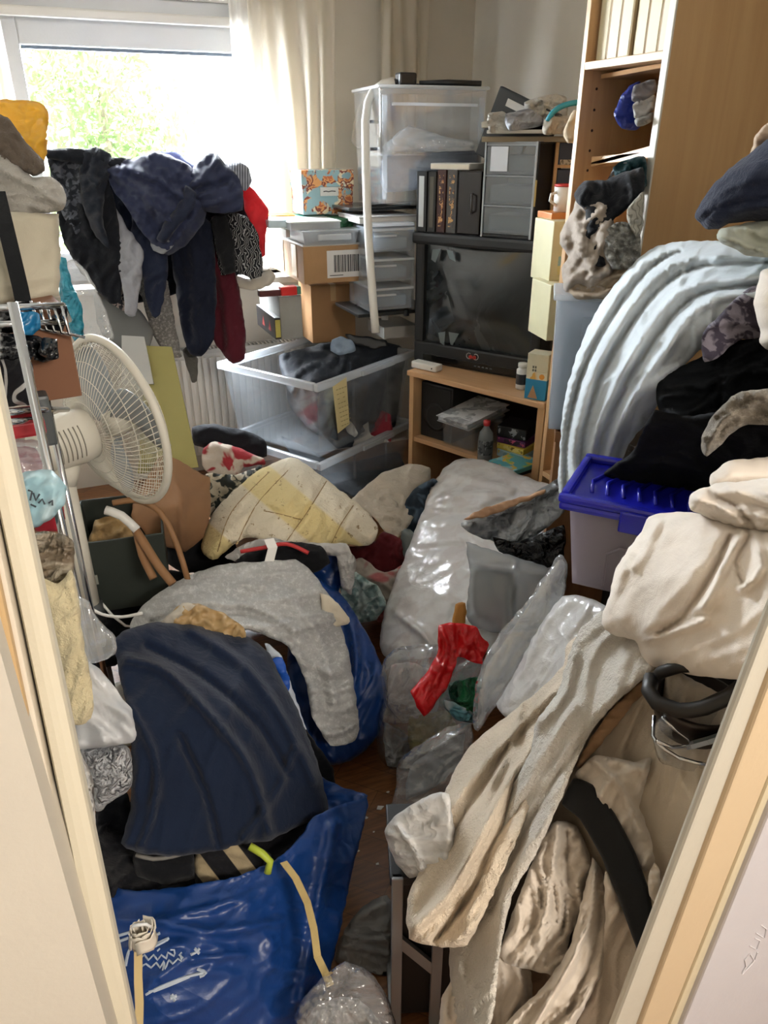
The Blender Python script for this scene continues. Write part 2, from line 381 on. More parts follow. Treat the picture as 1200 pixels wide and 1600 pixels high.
def poly_bag(col, rough=.3, wr=.9, ws=26, trans=.25, spec=.6, col2=None):
    key = ('b', col, rough, wr, ws, trans, spec, col2)
    if key in _mc: return _mc[key]
    s = N('plastic_bag_' + col.strip('#')); v = s.tc('Object'); c = lin(col)
    s.b.inputs['Base Color'].default_value = c; s.b.inputs['Roughness'].default_value = rough; s.b.inputs['Specular IOR Level'].default_value = spec
    if col2: s.l(s.n('ShaderNodeMix', {0: s.ramp(s.noise(v, 16, 2, .5, .5), [(.46, 0.0), (.56, 1.0)]), 6: c, 7: lin(col2)}, data_type='RGBA').outputs[2], s.b.inputs['Base Color'])
    b = crinkle(s, v, ws, wr); s.l(b, s.b.inputs['Normal'])
    t = s.n('ShaderNodeBsdfTranslucent', {0: c}); mx = s.n('ShaderNodeMixShader', {0: trans, 1: s.b.outputs[0], 2: t.outputs[0]}); s.l(mx.outputs[0], s.o.inputs[0])
    _mc[key] = s.m; return s.m
def wood(c1, c2, rough=.45, scale=1.0, axis='Z', dist=3):
    key = ('w', c1, c2, rough, scale, axis)
    if key in _mc: return _mc[key]
    s = N('wood_' + c1.strip('#')); st = {'Z': (14, 14, .9), 'X': (.9, 14, 14), 'Y': (14, .9, 14)}[axis]
    v = s.tc('Object', tuple(x * scale for x in st)); f = s.noise(v, 2.2, 6, .6, .5)
    c = s.ramp(f, [(.3, c1), (.7, c2)]); s.l(c, s.b.inputs['Base Color']); s.b.inputs['Roughness'].default_value = rough
    s.l(s.bump(f, .06, .004), s.b.inputs['Normal']); _mc[key] = s.m; return s.m
def parquet():
    s = N('parquet'); v = s.tc('Object', (1, 1, 1), (0, 0, .78))
    br = s.n('ShaderNodeTexBrick', {'Vector': v, 'Scale': 5, 'Mortar Size': .006, 'Brick Width': 1.3, 'Row Height': .35, 'Color1': lin('#8a5a34'), 'Color2': lin('#5f3a20'), 'Mortar': lin('#2a1a10'), 'Bias': 0})
    g = s.noise(s.tc('Object', (4, 40, 1), (0, 0, .78)), 3, 5)
    c = s.n('ShaderNodeMix', {0: .45, 6: br.outputs[0], 7: s.ramp(g, [(.3, '#4a2c18'), (.7, '#a06c40')])}, data_type='RGBA').outputs[2]
    s.l(c, s.b.inputs['Base Color']); s.b.inputs['Roughness'].default_value = .38; s.l(s.bump(g, .08, .004), s.b.inputs['Normal']); return s.m
def cardboard(col='#a8825c'):
    return plain(col, .85, 0, .2, .09, .15, 25)
def paint(col, rough=.75): return plain(col, rough, 0, .3, .025, .05, 90)
def printed(base, cols, scale=30, rough=.5, coords='Object'):
    key = ('pr', base, tuple(cols), scale)
    if key in _mc: return _mc[key]
    s = N('print_' + base.strip('#')); v = s.tc(coords); d = s.n('ShaderNodeTexVoronoi', {'Vector': v, 'Scale': scale})
    r1 = s.ramp(s.noise(v, scale * .9, 2, .5, .8), [(.30 + .4 * i / max(1, len(cols)), c) for i, c in enumerate(cols)], 'CONSTANT')
    mask = s.ramp(s.noise(v, scale * .6, 2, .5, .4), [(.50, 0.0), (.54, 1.0)])
    c = s.n('ShaderNodeMix', {0: mask, 6: lin(base), 7: r1}, data_type='RGBA').outputs[2]
    s.l(c, s.b.inputs['Base Color']); s.b.inputs['Roughness'].default_value = rough; _mc[key] = s.m; return s.m
CHROME = plain('#c8cacc', .15, 1, .5, .03); STEEL = plain('#a3a6a8', .4, .6, .5, .04); BLACKP = plain('#0e0f11', .35, 0, .5, .05); WHITEP = plain('#dcdad4', .4, 0, .5, .03)
CARD = cardboard(); BIRCH = wood('#bd9468', '#cfa87a', .45, 1, 'Z'); BIRCHY = wood('#c29c70', '#d8b488', .4, 1, 'Y')
CLEAR = film('#dfe6ec', .08, .4, .10, .08, 8, .6); HAZY = film('#d5dde4', .24, .5, .25, .1, 8, .5); BAGC = film('#f0f3f6', .22, .4, .10, .6, 11, 1.2); RIMP = film('#e9edf0', .55, .5, .25, .05, 8, .6)
# ---------------------------------------------------------------- the room
XL, XR, YW, YN, ZC = -.56, 2.0, 3.7, .62, 2.35
WALL = paint('#cfc9bd'); WHITE = paint('#d9d5cc', .5)
def struct(g, name, mat, **k): return g.build(name, mat, kind='structure', **k)
struct(G().box(XL - .1, -1.6, -.06, XR + .1, YW + .2, 0), 'floor', parquet())
struct(G().box(XL - .1, YN - .1, ZC, XR + .1, YW + .2, ZC + .08), 'ceiling', WHITE)
struct(G().box(XL - .1, YN - .1, 0, XL, YW + .2, ZC), 'wall_left', WALL)
struct(G().box(XR, YN - .1, 0, XR + .1, YW + .2, ZC), 'wall_right', WALL)
HW = paint('#d2ccc0')
struct(G().box(-1.3, -1.7, 0, -1.2, YN - .1, ZC), 'wall_hallway_left', HW); struct(G().box(1.7, -1.7, 0, 1.8, .38, ZC), 'wall_hallway_right', HW); struct(G().box(-1.3, -1.8, 0, 1.8, -1.7, ZC), 'wall_hallway_rear', HW)
struct(G().box(-1.3, -1.8, ZC, 1.8, YN - .1, ZC + .06), 'ceiling_hallway', HW); struct(G().box(-1.3, YN - .1, 0, XL - .1, YN, ZC), 'wall_hallway_front', HW); struct(G().box(-1.3, -1.7, -.06, XL - .1, YN - .1, 0), 'floor_hallway', paint('#6a4a30'))
wx0, wx1, wz0, wz1 = -.16, 1.02, .98, 2.09
g = G(); g.box(XL, YW, 0, XR, YW + .2, wz0); g.box(XL, YW, wz1, XR, YW + .2, ZC); g.box(XL, YW, wz0, wx0, YW + .2, wz1); g.box(wx1, YW, wz0, XR, YW + .2, wz1)
struct(g, 'wall_back', WALL)
# window: frame, sash, glass, sill
Wm = empty('window_1', (0, 0, 0), kind='structure'); FR = paint('#d6d8da', .35)
g = G(); yf = YW + .1
g.box(wx0, yf, wz0, wx0 + .06, yf + .07, wz1); g.box(wx1 - .06, yf, wz0, wx1, yf + .07, wz1); g.box(wx0 + .06, yf, wz1 - .07, wx1 - .06, yf + .07, wz1); g.box(wx0 + .06, yf, wz0, wx1 - .06, yf + .07, wz0 + .06)
g.build('window_frame', FR, Wm, .006)
gt = P(220, 78, Y=yf)[2]; g = G()
g.box(wx0 + .06, yf - .03, wz0 + .06, -.015, yf + .045, wz1 - .07); g.box(wx1 - .12, yf - .03, wz0 + .06, wx1 - .06, yf + .045, wz1 - .07)
g.box(-.015, yf - .03, gt, wx1 - .12, yf + .045, wz1 - .07); g.box(-.015, yf - .03, wz0 + .06, wx1 - .12, yf + .045, wz0 + .13)
g.build('window_sash', FR, Wm, .006)
G().box(-.012, yf + .01, wz0 + .13, wx1 - .12, yf + .016, gt).build('pane', film('#ffffff', 0, .5, .02, 0, 8, 0), Wm)
G().box(-.012, yf - .001, gt - .012, wx1 - .12, yf + .008, gt).build('window_seal', plain('#4a5560', .5), Wm)
G().box(wx0 - .08, YW - .12, wz0 - .03, wx1 + .08, YW + .1, wz0).build('window_sill', WHITE, Wm, .008)
G().box(wx0 - .02, YW - .03, P(220, 36, Y=YW)[2], wx1 + .02, YW + .005, P(220, 20, Y=YW)[2]).build('window_rail', paint('#e6e4de', .3), Wm, .008)
# doorway the photograph is taken through
jl = P(200, 1420, Y=YN)[0] - .0; CREAM = paint('#d6cfbb', .45); TAN = paint('#c0a277', .5); PINKW = paint('#cbbdae', .5)
g = G(); g.box(XL - .1, YN - .1, 0, jl - .035, YN, ZC); struct(g, 'wall_front', WALL)
def strip(px0, px1, yy, dp, mat, name, kind='structure', bev=.006):
    a = P(px0, 1500, Y=yy); b = P(px1, 1500, Y=yy)
    return G().box(min(a[0], b[0]), yy, 0, max(a[0], b[0]), yy + dp, ZC).build(name, mat, bevel=bev, kind=kind)
# right jamb: leans as the photograph shows, with its casing and the edge of the white door
def leaning(name, pts, mat, dy, bev=.004, y0=.42, **tg):
    """pts: left-bottom, right-bottom, right-top, left-top pixels on the doorway plane"""
    q = [P(x, y, Y=y0) for x, y in pts]; vs = [(p[0], y0, p[2]) for p in q] + [(p[0], y0 + dy, p[2]) for p in q]
    g = G()._a(vs, [[0, 1, 2, 3], [7, 6, 5, 4], [0, 4, 5, 1], [1, 5, 6, 2], [2, 6, 7, 3], [3, 7, 4, 0]]); return g.build(name, mat, bevel=bev, **tg)
def leftjamb(name, l0, l1, y0, dy, mat, bev):   # right edge of the frame runs (245,1600)-(0,640)
    sl = .212; f = lambda x, y: (x - (1600 - y) * sl, y); leaning(name, [f(l0, 1750), f(l1, 1750), f(l1, 420), f(l0, 420)], mat, dy, bev, y0=y0, kind='structure')
leftjamb('trim_1', 166, 210, YN - .035, .045, CREAM, .015)
leftjamb('trim_2', 156, 168, YN - .012, .01, plain('#5e554c', .7), 0)  # dark strip: the shade of the groove is put into its colour
leftjamb('trim_3', 144, 158, YN - .05, .04, paint('#d5ccbc', .5), .003)
leftjamb('trim_4', 114, 146, YN - .062, .05, TAN, .003)
leftjamb('trim_5', -420, 116, YN - .075, .05, PINKW, .003)
YJ = .42
leaning('trim_6', [(925, 1700), (968, 1700), (1290, 840), (1275, 780)], paint('#c3beb0', .35), .012, .004, kind='structure')
leaning('trim_7', [(966, 1700), (1010, 1700), (1358, 840), (1288, 840)], paint('#cbb697', .5), .03, .003, y0=YJ - .008, kind='structure')
leaning('trim_8', [(1008, 1700), (1030, 1700), (1380, 840), (1356, 840)], paint('#cdc1a4', .45), .03, .003, y0=YJ - .012, kind='structure')
D1 = leaning('door_1', [(1028, 1700), (1420, 1700), (1828, 840), (1378, 840)], paint('#c6c4c9', .4), .035, .003, y0=YJ - .02, kind='structure')
# embossed scribble on the door
g = G()
for L in ([(1160, 1520), (1166, 1510), (1164, 1500), (1172, 1490), (1178, 1500), (1174, 1508)], [(1172, 1478), (1182, 1484), (1188, 1470), (1180, 1466)], [(1182, 1458), (1194, 1466), (1198, 1452), (1190, 1446)], [(1160, 1522), (1180, 1500), (1184, 1488)]):
    g.tube([P(x, y, Y=YJ - .021) for x, y in L], .0009, 5)
c = np.array(D1.location); g.v = [tuple(np.array(p) - c) for p in g.v]; g.build('embossed_marks', paint('#dcdade', .4), D1)
g = G(); a = P(1028, 1500, Y=YN)[0]
g.box(.95, YJ - .04, 0, XR + .1, YJ + .02, ZC); struct(g, 'wall_doorside', WALL); bpy.data.objects['wall_doorside'].name = 'wall_front_right'
# ---------------------------------------------------------------- trees in the light outside
LEAF = cloth('#a9bd8a', .7, 50, 0, 0, trans=.5); LEAF2 = cloth('#bccaa8', .7, 50, 0, 0, trans=.5)
def tree(x, y, base, h, spread, mat, label, n):
    root = empty('tree', (x, y, base), label, 'tree', 'trees outside the window')
    g = G().tube([(0, 0, 0), (.1, 0, h * .3), (0, .1, h * .6), (.05, 0, h * .9)], [.16, .12, .08, .02], 8)
    for k in range(14):
        a = random.uniform(0, 6.28); z = h * random.uniform(.35, .85); L = spread * random.uniform(.5, 1); g.tube([(0, 0, z), (math.cos(a) * L * .5, math.sin(a) * L * .5, z + L * .3), (math.cos(a) * L, math.sin(a) * L, z + L * .5)], [.05, .03, .01], 5)
    g.build('trunk', plain('#9a8f7c', .9), root)
    vs, fs = [], []
    cl = [(random.gauss(0, spread * .5), random.gauss(0, spread * .5), h * .62 + random.gauss(0, h * .18)) for _ in range(34)]
    for k in range(n):
        c = random.choice(cl); p = Vector([c[i] + random.gauss(0, .3) for i in range(3)]); d = Vector([random.uniform(-1, 1) for _ in range(3)]).normalized(); u = d.orthogonal().normalized(); s = random.uniform(.05, .1)
        m = len(vs); vs += [p - d * s, p + u * s * .5, p + d * s, p - u * s * .5]; fs.append([m, m + 1, m + 2, m + 3])
    link('foliage', vs, fs, mat, root, False, local=True)
tree(.9, 13, -3, 6.6, 1.3, LEAF, 'leafy green tree outside, seen through the left half of the window', 5200)
tree(5.2, 17, -3, 5.2, 1.3, LEAF2, 'paler leafy tree outside, low in the right half of the window', 3000)
# ---------------------------------------------------------------- radiator
Rm = empty('radiator', (.22, YW - .12, .1), 'white ribbed panel radiator on the wall under the window', 'radiator')
g = G(); g.box(0, .03, .02, 1.1, .09, .54)
for i in range(32): g.box(.012 + i * .034, .018, .04, .034 + i * .034, .034, .52)
g.build('panel', paint('#c9c6be', .4), Rm, .003)
g = G(); g.box(0, .02, .54, 1.1, .026, .56); g.box(0, .1, .54, 1.1, .106, .56)
for i in range(54): g.box(.005 + i * .02, .026, .548, .012 + i * .02, .1, .556)
g.build('top_grille', paint('#b9b6ae', .4), Rm)
g = G(); g.box(-.012, .01, .0, .0, .11, .56); g.box(1.1, .01, 0, 1.112, .11, .56); g.build('side_panel', paint('#c9c6be', .4), Rm, .002)
G().box(.1, .1, .1, .14, .12, .45).box(.96, .1, .1, 1.0, .12, .45).build('wall_bracket', paint('#b9b6ae', .4), Rm)
# ---------------------------------------------------------------- curtains
def curtain(name, px0, px1, ytop_px, ybot_px, Yv, pleats, amp, mat, label, thick=.003, flare=0, grp=None, hem=None):
    a = P(px0, 200, Y=Yv)[0]; b = P(px1, 200, Y=Yv)[0]; zt = 2.3; zb = P((px0 + px1) / 2, ybot_px, Y=Yv)[2]
    n, m = pleats * 14, 26; V = []
    for s in (0, 1):
        for j in range(m + 1):
            t = j / m
            for i in range(n + 1):
                u = i / n; w = u + .012 * math.sin(5 * t + u * 9)
                x = a + (b - a) * (w + flare * (u - .5) * t); y = Yv + amp * (.5 + .6 * t) * math.sin(2 * math.pi * pleats * u + 1.2 * math.sin(3 * t + 4 * u)) + .3 * amp * math.sin(17 * u + 2 * t)
                V.append((x, y + s * thick, zt + (zb - zt) * t))
    Fc = []; K = (m + 1) * (n + 1)
    for j in range(m):
        for i in range(n):
            q = j * (n + 1) + i; Fc.append([q, q + n + 1, q + n + 2, q + 1]); Fc.append([K + q, K + q + 1, K + q + n + 2, K + q + n + 1])
    return tag(link(name, V, Fc, mat), label, 'curtain', grp)
def sheer(col, tr):
    s = N('sheer_curtain'); v = s.tc('Object'); c = lin(col)
    d = s.n('ShaderNodeBsdfDiffuse', {0: c}); t = s.n('ShaderNodeBsdfTranslucent', {0: c}); x = s.n('ShaderNodeBsdfTransparent')
    a = s.n('ShaderNodeMixShader', {0: .55, 1: d.outputs[0], 2: t.outputs[0]}); o = s.n('ShaderNodeMixShader', {0: tr, 1: a.outputs[0], 2: x.outputs[0]}); s.l(o.outputs[0], s.o.inputs[0]); return s.m
curtain('curtain', 372, 420, 0, 420, YW - .10, 3, .012, sheer('#f6f2ea', .55), 'thin see-through edge of the sheer curtain over the window pane')
curtain('curtain', 398, 527, 0, 345, YW - .16, 5, .028, sheer('#eee8dc', .12), 'cream curtain gathered at the right side of the window', flare=-.08)
curtain('curtain', -40, 34, 0, 330, YW - .14, 4, .02, sheer('#eee8dc', .35), 'cream curtain at the left edge of the window')
curtain('curtain', 597, 664, 0, 330, YW - .12, 4, .022, sheer('#e2dbcd', .05), 'narrow cream curtain hanging in the corner behind the clear storage bin')
G().tube([(XL + .02, YW - .13, 2.31), (XR - .02, YW - .13, 2.31)], .012, 12).build('curtain_rail', WHITEP, None, smooth=True, label='white curtain rail above the window', cat='curtain rail')
# ---------------------------------------------------------------- boxes and furniture in the far corner
def L2(root, x, y, **k):   # pixel point on a plane, in the local space of a thing
    p = P(x, y, **k); return root.matrix_world.inverted() @ Vector(p)
def upd(): bpy.context.view_layer.update()
# clear storage bins (two stacked)
def clear_bin(M, w, d, h, label, mat, handle=True, lid=None, tp=.035, cat='storage bin', group=None):
    r = empty('storage_bin', M, label, cat, group)
    G().tub(w, d, h, .004, tp).build('body', mat, r, .004)
    g = G(); o = .018
    g.box(-o, -o, h - .03, w + o, .006, h + .004); g.box(-o, d - .006, h - .03, w + o, d + o, h + .004); g.box(-o, .006, h - .03, .006, d - .006, h + .004); g.box(w - .006, .006, h - .03, w + o, d - .006, h + .004)
    g.build('rim', RIMP, r, .008)
    g = G(); 
    for x in (w * .36, w * .72): g.box(x, -.004 + tp * .2, h * .12, x + .006, .006 + tp * .2, h * .9)
    g.build('moulded_rib', mat, r)
    if handle: G().box(w * .4, -.03, h - .026, w * .75, -.018, h - .004).build('handle', RIMP, r, .004)
    if lid: G().box(-.01, -.01, h + .004, w + .01, d + .01, h + .02).build('lid', lid, r, .006)
    return r
A = P(495, 600, Z=.68); B = P(642, 548, Z=.68); C = P(422, 538, Z=.68)
Mb, bw, _, bang = fb2(A, B, 500); bd = .56
Mb = frameM((A[0], A[1], .34), bang)
bin_hi = clear_bin(Mb, bw, bd, .34, 'large open clear plastic bin with a yellow paper note, upper of two beside the radiator', CLEAR)
bin_lo = clear_bin(frameM((A[0], A[1], .0), bang), bw, bd, .335, 'dark-filled clear plastic bin on the floor under the open one with the paper note', CLEAR, lid=None)
upd()
# paper note
g = G()._a([(.07, -.024, .315), (.16, -.024, .335), (.205, .002, .11), (.125, .002, .09), (.07, -.023, .315), (.16, -.023, .335), (.205, .003, .11), (.125, .003, .09)], [[0, 1, 2, 3], [7, 6, 5, 4], [0, 4, 5, 1], [1, 5, 6, 2], [2, 6, 7, 3], [3, 7, 4, 0]])
note = g.build('paper_note', plain('#d8cb98', .8), bin_hi, label='yellowed paper note with faint writing')
g = G()
for i in range(9):
    z = .295 - i * .022; x = .09 + i * .0065
    for k in range(4):
        if random.random() < .8: g.box(x + k * .018, -.0262 + (.3 - z) * .11, z, x + k * .018 + .012, -.0255 + (.3 - z) * .11, z + .003)
g.build('faint_writing', plain('#a2946a', .8), bin_hi)
# ---- cardboard and plastic by the curtain
def card_box(M, w, d, h, label, mat=CARD, tape=True, name='cardboard_box', cat='box', open_=False, group=None):
    r = empty(name, M, label, cat, group)
    G().box(0, 0, 0, w, d, h).build('body', mat, r, .004)
    if tape:
        G().box(w * .44, -.001, h * .72, w * .56, .002, h + .001).box(w * .44, 0, h, w * .56, d, h + .0012).build('packing_tape', plain('#b99b72', .3), r)
    return r
M, w, h = fb(P(489, 537, Z=.70), 556, 447, 0); r = card_box(M, w, .2, h, 'plain brown cardboard box under the box with the barcode label')
GREYBOX = plain('#8c8b86', .6, 0, .3, .12, .2, 14)
M, w, h = fb(P(440, 531, Y=3.12), 474, 464, 0); r = card_box(M, w, .36, h, 'grey mottled cardboard box left of the plain brown box', GREYBOX, False)
M, w, h = fb(P(431, 531, Y=3.06), 440, 497, 0); r = empty('game_box', M, 'small black box with red print against the grey box', 'box')
G().box(0, 0, 0, w, .32, h).build('body', plain('#141214', .4), r, .003)
g = G()
for y in (.06, .17): g._a([(-.001, y, h * .25), (-.001, y + .05, h * .25), (-.001, y + .025, h * .75)], [[0, 1, 2]])
g.build('red_print', plain('#8f2a26', .5), r); G().box(.002, -.001, h * .1, w - .002, .001, h * .9).build('yellow_end', plain('#a39a4a', .5), r)
M, w, h = fb(P(440, 463, Y=3.10), 471, 449, 0); r = empty('spirit_level', M, 'short red tool with black and green ends lying on the grey box', 'tool')
G().box(0, 0, 0, w * .8, .045, h).build('body', plain('#c4231f', .35), r, .004); G().box(w * .8, 0, .002, w, .045, h - .002).build('end_cap', plain('#4a7a68', .4), r, .003); G().box(-.09, .01, 0, 0, .05, h * .7).build('grip', plain('#4a1412', .4), r, .003)
M, w, h = fb(P(476, 445, Y=3.08), 561, 386, 0)
tb = empty('cardboard_box', M, 'taped brown cardboard box with a white barcode label and clear plastic lid', 'box')
G().box(0, 0, 0, w, .5, h).build('body', plain('#9a7854', .75, 0, .3, .14, .2, 18), tb, .004)
lw = colx(M.translation, (1, 0, 0), 512); lz0 = rowy(M.translation, (0, 0, 1), 437); lz1 = rowy(M.translation, (0, 0, 1), 394)
lb = G().box(lw, -.002, lz0, w + .035, .0, lz1).build('barcode_label', plain('#c9c6c2', .5), tb, label='white label with a black barcode')
g = G(); x = lw + .03
while x < w - .0: t = random.choice((.0015, .003, .0045)); g.box(x, -.0032, lz0 + .022, x + t, -.0021, lz1 - .018); x += t + random.choice((.002, .0035))
g.box(lw + .01, -.0032, lz0 + .008, lw + .07, -.0021, lz0 + .011); g.build('barcode', plain('#26262a', .6), lb)
g = G(); g.box(.0, .0, h, w + .004, .5, h + .008); tb2 = g.build('packing_tape', plain('#a7a49c', .25), tb)
G().box(-.003, .1, h * .1, 0, .17, h * .98).build('packing_tape', plain('#b39a78', .25), tb); G().box(-.003, .3, h * .1, 0, .36, h * .98).build('packing_tape', plain('#b39a78', .25), tb)
zt = M.translation[2] + h
M2, w2, h2 = fb(P(474, 385, Y=3.07), 561, 363, 0)
r = empty('plastic_tub', M2, 'shallow milky plastic tub with moulded handle on top of the taped box', 'tub')
M2 = M2.copy(); G().tub(w2, .48, h2, .004, .01).build('body', film('#c9cdd0', .6, .5, .3, .1, 8, .4), r, .004)
G().box(w2 * .25, -.012, h2 * .35, w2 * .85, -.001, h2 * .8).build('handle', RIMP, r, .006); G().box(-.01, -.01, h2, w2 + .01, .49, h2 + .006).build('lid', RIMP, r, .003)
G().box(-.02, .18, h2 * .3, -.002, .3, h2 * .9).build('clip', WHITEP, r, .004)
zz = M2.translation[2] + h2 + .007
def flat(px, px2, py, ytop, Yv, dp, name, label, mat, cat, ang=0, bevel=.003, top=None, topmat=None):
    M, w, h = fb(P(px, py, Y=Yv), px2, ytop, ang); r = empty(name, M, label, cat); G().box(0, 0, 0, w, dp, h * (.8 if topmat else 1)).build('body', mat, r, bevel)
    if topmat: G().box(-.004, -.004, h * .8, w + .004, dp + .004, h).build('lid', topmat, r, bevel)
    return r
flat(455, 532, 361, 347, 3.10, .3, 'food_tub', 'long flat milky tub with a teal lid behind its rim, right of the small tubs', film('#e2e6ea', .7, .5, .3, .1, 8), 'tub', topmat=plain('#d6dbd8', .4))
flat(420, 452, 357, 345, 3.16, .2, 'food_tub', 'small pale blue tub left of the teal-lidded tub', plain('#bcd0d8', .4), 'tub')
flat(470, 520, 346, 338, 3.32, .15, 'teal_cover', 'teal green plastic cover in front of the patterned gift box', plain('#3f9c88', .4), 'cover')
flat(424, 462, 346, 337, 3.36, .12, 'sponge_pack', 'small yellow and orange pack beside the curtain', plain('#e0a040', .5), 'pack')
flat(528, 556, 360, 342, 3.14, .2, 'plastic_cover', 'dark green crumpled plastic cover at the right end of the tubs', poly_bag('#1d5a35'), 'cover')
# patterned gift box
M, w, h = fb(P(474, 336, Y=3.3), 552, 266, 0); M = M.copy()
gb = empty('gift_box', M, 'blue gift box with an orange figure pattern and a small white label plate', 'gift box')
GP = printed('#8fb0b6', ['#b8643a', '#d99a5c', '#7d3a2a', '#e3d3b0'], 34)
G().box(0, 0, 0, w, .17, h * .62).build('body', GP, gb, .003); G().box(-.004, -.004, h * .62, w + .004, .174, h).build('lid', GP, gb, .003)
G().box(w * .34, -.007, h * .42, w * .7, -.004, h * .62).build('label_plate', plain('#cfcfc8', .5), gb); G().tube([(w * .40, -.008, h * .52), (w * .45, -.008, h * .53), (w * .5, -.008, h * .515), (w * .56, -.008, h * .53), (w * .64, -.008, h * .52)], .002, 5).build('label_writing', plain('#333', .5) if False else plain('#333333', .5), gb)
# ---- white tube rack with dark shelves
rk = empty('clothes_rack', P(588, 520, d=3.0), 'white tubular metal rack with a curved top in front of the clear bins', 'rack')
inv = rk.matrix_world.inverted(); 
def LP(pts, root): i = root.matrix_world.inverted(); return [tuple(i @ Vector(p)) for p in pts]
upd()
pp = [P(x, y, d=3.0 - (520 - y) * .00035) for x, y in ((616, 127), (598, 132), (583, 143), (575, 160), (571, 190), (572, 260), (574, 330), (579, 420), (587, 520))]
G().tube(LP([tuple(q) for q in spline(pp, .03, False)], rk), .0165, 14).build('upright', paint('#d4d2cb', .35), rk, smooth=True)
for yy, x1 in ((190, 600), (233, 598), (322, 655), (328, 655)):
    a = P(574, yy, d=2.93); G().tube(LP([a, a + np.array([(x1 - 574) * .0026, .06, 0])], rk), .006, 8).build('crossbar', plain('#2a2c2e', .3, .6), rk)
G().box(*LP([P(545, 330, d=3.05)], rk)[0], *(np.array(LP([P(545, 330, d=3.05)], rk)[0]) + [.5, .3, .012])).build('shelf', plain('#3c3f40', .25), rk, .003)
G().box(*LP([P(560, 497, d=3.12)], rk)[0], *(np.array(LP([P(560, 497, d=3.12)], rk)[0]) + [.36, .3, .014])).build('shelf', plain('#202224', .3), rk, .003)
G().tube(LP([P(601, 500, d=3.42), P(598, 330, d=3.38), P(594, 190, d=3.34)], rk), .0165, 12).build('upright', paint('#d4d2cb', .35), rk, smooth=True)
# lampshade-like cream cover
# ---- big clear box on the rack, with its clear drawers tower below
M, w, h = fb(P(593, 322, d=2.96), 752, 137, -4)
cb = empty('storage_bin', M, 'tall clear plastic bin on the white rack, papers inside and dark rods on top', 'storage bin')
G().tub(w, .34, h, .004, .012).build('body', CLEAR, cb, .012); G().box(-.008, -.008, h, w + .008, .35, h + .012).build('lid', RIMP, cb, .005)
G().box(.012, -.004, h * .06, .03, .002, h * .94).box(w - .03, -.004, h * .06, w - .012, .002, h * .94).build('moulded_edge', HAZY, cb); G().box(.05, -.004, h * .86, w - .04, .0, h * .885).build('moulded_line', RIMP, cb)
G().box(.02, .02, h * .44, w - .02, .31, h * .46).build('inner_shelf', HAZY, cb)
M, w, h = fb(P(581, 489, d=3.1), 646, 350, 0); w = max(w, .17)
dt = empty('drawer_tower', M, 'tower of three clear plastic drawers behind the white rack pole', 'drawer unit')
G().box(-.0, .0, 0, .006, .27, h).build('side_panel', HAZY, dt); G().box(w - .006, 0, 0, w, .27, h).build('side_panel', HAZY, dt); G().box(0, 0, h - .012, w, .27, h).build('top_panel', RIMP, dt, .003)
for k in range(3):
    z0 = h * k / 3 + .008; dr = G().tub(w - .016, .25, h / 3 - .03, .003, .005); dr.v = [(x + .008, y - .004, z + z0) for x, y, z in dr.v]; dr = dr.build('drawer', HAZY, dt)
    G().box(.004, -.012, z0 + h / 3 - .036, w - .004, .25, z0 + h / 3 - .026).build('drawer_rim', RIMP, dr, .003); G().box(w * .05, -.016, z0 + h / 6, w * .55, -.004, z0 + h / 6 + .008).build('handle', RIMP, dr, .002)
    G().box(w * .1, .03, z0 + .005, w * .9, .2, z0 + h / 3 * .45).build('drawer_contents', plain('#7d8d9c', .7, 0, .3, .2), dr, .01)
for k in range(4): G().lathe([(.012, -.03), (.012, -.005), (.006, 0)], (w * (.1 if k % 2 else .9), .03 if k < 2 else .22, 0)).build('castor', BLACKP, dt)
flat(562, 650, 350, 339, 3.0, .26, 'paper_tray', 'grey and white paper tray on top of the clear drawer tower', plain('#c4c2bd', .6), 'tray', topmat=plain('#aaa8a4', .6))
flat(600, 652, 530, 512, 3.08, .2, 'paper_stack', 'stack of grey papers beside the television base', plain('#a9a6a0', .8), 'papers')
# black rods over the clear bin
r = empty('tripod', P(604, 131, d=2.9), 'folded black tripod lying on top of the tall clear bin', 'tripod'); upd()
G().tube(LP([P(655, 131, d=2.9), P(700, 129, d=2.9), P(752, 131, d=2.9)], r), .011, 10).build('leg', BLACKP, r, smooth=True)
G().tube(LP([P(650, 134, d=2.94), P(750, 134, d=2.94)], r), .008, 8).build('leg', BLACKP, r); G().tube(LP([P(604, 130, d=2.9), P(650, 127, d=2.9)], r), .014, 8).build('centre_column', BLACKP, r)
a = L2(r, 632, 134, d=2.9); G().box(a[0] - .03, a[1] - .02, a[2], a[0] + .045, a[1] + .03, a[2] + .045).build('head', BLACKP, r, .008)
# ---------------------------------------------------------------- television and its stand
ST = .70; A = P(640, 578, Z=ST); B = P(852, 630, Z=ST)
Ms, sw, _, sang = fb2(A, B, 500); Ms = frameM((A[0], A[1], 0), sang); sd = .42
tv_stand = empty('television_stand', Ms, 'light wood open cabinet with one shelf under the old television', 'cabinet')
BX = wood('#b98f63', '#caa077', .4, 1, 'X')
G().box(0, 0, .0, .022, sd, ST - .02).build('side_panel', BIRCH, tv_stand, .002); G().box(sw - .03, 0, 0, sw, sd, ST - .02).build('side_panel', BIRCH, tv_stand, .002)
G().box(-.005, -.012, ST - .022, sw + .005, sd, ST).build('top_board', BX, tv_stand, .004); G().box(.022, .01, .385, sw - .03, sd, .405).build('shelf', BX, tv_stand, .002)
G().box(.022, .01, .06, sw - .03, sd, .08).build('bottom_board', BX, tv_stand, .002); G().box(.022, sd - .01, .08, sw - .03, sd - .004, ST - .022).build('back_panel', plain('#2c1f17', .8), tv_stand)
A = P(646, 563, Z=ST); B = P(838, 598, Z=ST)
Mt, tw, th_, tang = fb2(A, B, 362)
